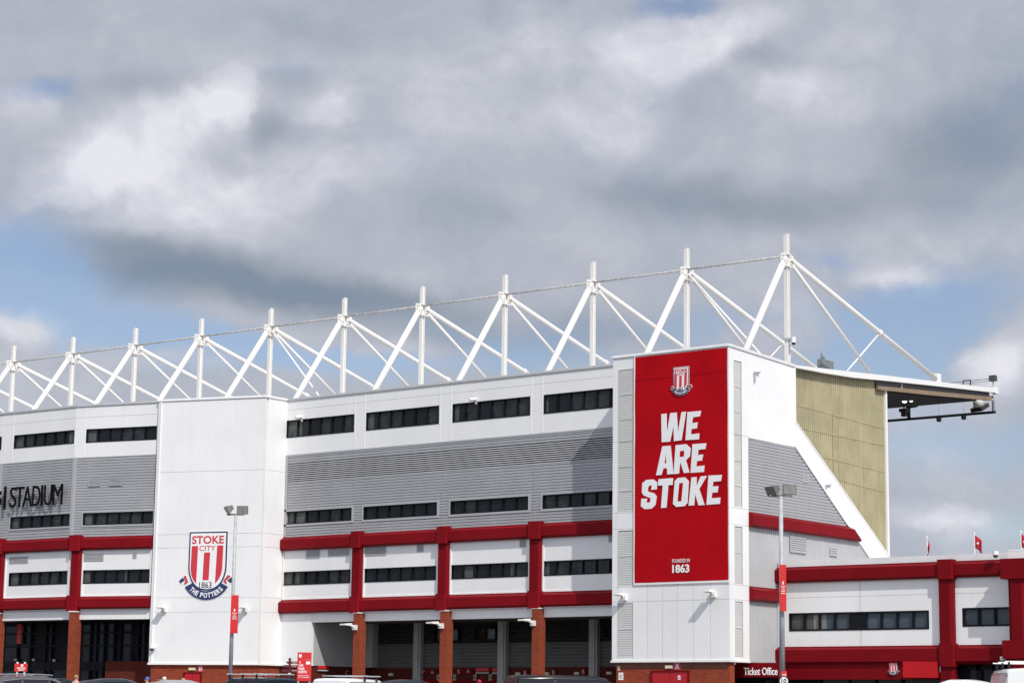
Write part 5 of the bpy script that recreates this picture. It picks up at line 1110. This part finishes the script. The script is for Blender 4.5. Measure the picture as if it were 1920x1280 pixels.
        mb = MB(); mb.ball(W(L*.2, sg*(w2+.1), 1.0), .1, sc=(.6, 1, .7)); mb.build('wing_mirror', paint, r)
    return r, W, H
def rails(r, W, H, x0, x1, y, lift=.05, m=None, name='roof_rail'):
    for sg in (1, -1):
        mb = MB(); n = 8; pts = [W(x0+(x1-x0)*i/n, sg*y, H+.0+lift*math.sin(math.pi*min(1, max(0, (i+.8)/(n+1.6))))**.4) for i in range(n+1)]
        for a, b in zip(pts, pts[1:]): mb.tube(a, b, .025, 8)
        mb.build(name, m or chrome, r)
r_, W_, H_ = vehicle('estate_car', 'dark estate car with silver roof rails at the left edge', 'car', 62, 1266.5, 86, None, 4.7, 1.85, rad(-42), paint_b, 'estate'); rails(r_, W_, H_, -1.7, .45, .64)
mb = MB(); p = W_(-1.55, 0, H_-.02); mb.tube(p, p+Vector((0, 0, .22)), .012, 6); mb.build('aerial', blk_st, r_)
vehicle('hatchback_car', 'black hatchback just right of the estate car, only its roof end showing', 'car', 116, 1271, 92, None, 4.2, 1.78, rad(-70), paint_k, 'hatch')
vehicle('hatchback_car', 'dark navy hatchback with a pale sky reflection on its roof, before the crest tower', 'car', 222, 1271.5, 84, None, 4.3, 1.8, rad(-62), paint_n, 'hatch')
vehicle('hatchback_car', 'silver hatchback with a dark glass roof below the D door', 'car', 345, 1274.5, 83, None, 4.2, 1.8, rad(-60), paint_g, 'hatch')
r_, W_, H_ = vehicle('small_van', 'dark navy small van with a grey roof rack, left of the finger post', 'van', 474, 1269.5, 88, None, 4.1, 1.7, rad(40), paint_n, 'van')
def rack(r, W, H, ys, xs, m):
    mb = MB()
    for x in xs: mb.bar(W(x, -ys, H+.13), W(x, ys, H+.13), .06, .04)
    mb.build('rack_bar', m, r)
    for x in xs:
        for sg in (1, -1): mb = MB(); mb.box(Fr((W(x, sg*ys*.85, 0).x, W(x, sg*ys*.85, 0).y), 0), -.03, .03, -.03, .03, W(0, 0, H-.08).z, W(0, 0, H+.12).z); mb.build('rack_foot', blk_st, r)
rack(r_, W_, H_, .95, (-1.5, -.5, .45), galv)
r_, W_, H_ = vehicle('small_van', 'white small van with a silver roof bar, in front of the first pier', 'van', 668, 1272, 86, None, 4.2, 1.75, rad(-24), paint_w, 'van'); rack(r_, W_, H_-.03, 1.0, (-.9, .1), galv)
vehicle('hatchback_car', 'dark navy hatchback to the right of the white van', 'car', 773, 1273.5, 87, None, 4.3, 1.8, rad(-58), paint_n, 'hatch')
vehicle('people_carrier', 'long black people carrier in front of the third brick pier', 'van', 1075, 1266, 84, None, 5.0, 1.95, rad(-74), paint_k, 'van')
r_, W_, H_ = vehicle('panel_van', 'white panel van with a white ladder rack at the right edge', 'van', 1916, 1254.5, 74, None, 5.0, 1.95, rad(-4), paint_w, 'van'); rack(r_, W_, H_+.08, .9, (-2.2, -.8, .4), white_p)
vehicle('hatchback_car', 'white hatchback with a dark rear window left of the white panel van', 'car', 1796, 1273.5, 80, None, 4.0, 1.75, rad(50), paint_w, 'hatch')
vehicle('hatchback_car', 'dark car with pale roof edges between the white hatchback and the white panel van', 'car', 1838, 1278, 86, None, 4.3, 1.8, rad(-66), paint_k, 'hatch')

# ============================ PEOPLE
def person(px, py_top, D, label, top_c, leg_c, hair_c, yaw=0.0, cap_c=None):
    c = atD(px, py_top, D); X, Y = c.x, c.y; H = c.z-GZ; k = H/1.75
    bm = bmesh.new(); sk_ = bm.verts.layers.skin.verify(); V = {}
    def vt(n, x, y, z, r): v = bm.verts.new((x*k, y*k, z*k)); v[sk_].radius = (r*k, r*k); V[n] = v
    vt('pel', 0, 0, .95, .135); vt('wst', 0, 0, 1.10, .125); vt('chs', 0, .01, 1.30, .155); vt('nb', 0, 0, 1.45, .075); vt('nk', 0, .0, 1.52, .055); vt('hd', 0, -.01, 1.60, .085); vt('tp', 0, .0, 1.69, .075)
    ch = [('pel', 'wst'), ('wst', 'chs'), ('chs', 'nb'), ('nb', 'nk'), ('nk', 'hd'), ('hd', 'tp')]
    for s, n in ((1, 'l'), (-1, 'r')):
        vt('sh'+n, s*.19, 0, 1.41, .06); vt('el'+n, s*.24, .03, 1.13, .043); vt('wr'+n, s*.25, -.06, .88, .028); vt('pm'+n, s*.25, -.09, .80, .033)
        ch += [('nb', 'sh'+n), ('sh'+n, 'el'+n), ('el'+n, 'wr'+n), ('wr'+n, 'pm'+n)]
        for q in range(4):
            l = (.075, .085, .08, .06)[q]; vt('f%d' % q+n, s*(.25-.012), -.115+q*.017, .77, .010); vt('g%d' % q+n, s*(.25-.02), -.12+q*.018, .77-l*.55, .009); vt('h%d' % q+n, s*(.25-.035), -.115+q*.017, .77-l, .008)
            ch += [('pm'+n, 'f%d' % q+n), ('f%d' % q+n, 'g%d' % q+n), ('g%d' % q+n, 'h%d' % q+n)]
        vt('t1'+n, s*.245, -.135, .80, .011); vt('t2'+n, s*.235, -.15, .755, .009); ch += [('pm'+n, 't1'+n), ('t1'+n, 't2'+n)]
        vt('hp'+n, s*.095, 0, .90, .10); vt('kn'+n, s*.11, -.02, .50, .065); vt('an'+n, s*.11, .02, .09, .045); vt('to'+n, s*.12, -.16, .04, .035); ch += [('pel', 'hp'+n), ('hp'+n, 'kn'+n), ('kn'+n, 'an'+n), ('an'+n, 'to'+n)]
    for a, b in ch: bm.edges.new((V[a], V[b]))
    bm.verts.ensure_lookup_table(); bm.verts[0][sk_].use_root = True
    me = bpy.data.meshes.new('skeleton'); bm.to_mesh(me); bm.free(); o = bpy.data.objects.new('skeleton', me); COL.objects.link(o)
    o.modifiers.new('s', 'SKIN'); sb = o.modifiers.new('b', 'SUBSURF'); sb.levels = 1; bpy.context.view_layer.update()
    m2 = bpy.data.meshes.new_from_object(o.evaluated_get(bpy.context.evaluated_depsgraph_get())); bpy.data.objects.remove(o); bpy.data.meshes.remove(me)
    m2.materials.clear()
    tm = top_c; lm = mat('trousers', leg_c, .8, var=.1) if 'trousers' not in MATS else MATS['trousers']
    for m_ in (skin_m, tm, lm, rubber): m2.materials.append(m_)
    for p in m2.polygons:
        z = p.center.z/k; arm = abs(p.center.x/k) > .2; p.use_smooth = True
        p.material_index = 0 if z > 1.46 or (arm and z < 1.12) else 3 if z < .09 else 2 if z < .98 and not arm else 1
    b = bpy.data.objects.new('person', m2); COL.objects.link(b); b.location = (X, Y, GZ); b.rotation_euler.z = HEAD+yaw; tag(b, label, 'person')
    hm = mat('hair_%d' % len(MATS), cap_c or hair_c, .8, var=.15, vscale=15); mb = MB(); mb.ball((0, .018*k, 1.665*k), .098*k, 14, 10, (1.0, 1.08, .98)); ob = mb.build('cap' if cap_c else 'hair', hm, None, smooth=True)
    ob.parent = b; ob.location = (0, 0, 0)
    mb = MB()
    for s in (1, -1): mb.ball((s*.032*k, -.086*k, 1.615*k), .012*k, 8, 6); mb.ball((s*.09*k, .0, 1.60*k), .024*k, 8, 6, (.5, 1, 1.3))
    mb.ball((0, -.10*k, 1.585*k), .016*k, 8, 6, (.8, 1.2, 1.3)); mb.ball((0, -.088*k, 1.545*k), .02*k, 8, 6, (1.3, .4, .35)); e = mb.build('face_features', skin_m, None, smooth=True); e.parent = b; e.location = (0, 0, 0)
    return b
def stripes():
    m = mat('striped_shirt', (.8, .8, .8), .8, var=0); t = NT(m.node_tree); o = t.n['Texture Coordinate'].outputs['Object'] if 'Texture Coordinate' in t.n else t.new('ShaderNodeTexCoord').outputs['Object']
    s = t.math('SINE', t.math('MULTIPLY', t.vec('DOT_PRODUCT', o, (1, .35, 0)), 70)); t.put(t.n['Principled BSDF'].inputs['Base Color'], t.mix(t.smooth(s, -.05, .05), (.8, .78, .78), (.5, .01, .03))); return m
tee = lambda n, c: mat('shirt_'+n, c, .8, var=.08, vscale=8)
person(143.5, 1264.5, 83.5, 'person in a red and white striped shirt standing by the brick pier', stripes(), (.03, .03, .05), (.35, .2, .1), rad(150))
person(276, 1268, 86.5, 'person in a blue cap and orange top beside the dark navy hatchback', tee('orange', (.55, .10, .05)), (.03, .03, .05), (.1, .06, .04), rad(-60), cap_c=(.08, .12, .45))
person(302, 1267, 88, 'person with dark hair and a black top left of the D door', tee('black', (.02, .02, .02)), (.03, .03, .05), (.03, .02, .015), rad(-40))
person(309, 1268, 86.5, 'person with pale blond hair next to the dark haired one', tee('white', (.7, .7, .7)), (.03, .03, .05), (.72, .6, .45), rad(120))
person(343.5, 1270.5, 87, 'person with light brown hair at the left side of the D door', tee('navy', (.03, .04, .1)), (.03, .03, .05), (.45, .28, .16), rad(-30))
person(604.5, 1272, 86, 'person with brown hair at the left end of the white small van', tee('grey', (.25, .25, .26)), (.03, .03, .05), (.22, .13, .08), rad(60))
person(967, 1274, 84, 'person with white hair left of the black people carrier', tee('pink', (.6, .35, .35)), (.03, .03, .05), (.8, .76, .72), rad(170))
person(899, 1273.5, 87.5, 'person with red hair or hat near the turnstiles', tee('red', (.45, .01, .02)), (.03, .03, .05), (.3, .02, .03), rad(170), cap_c=(.4, .01, .02))
for o in bpy.data.objects:
    if '_wo' in o: del o['_wo']
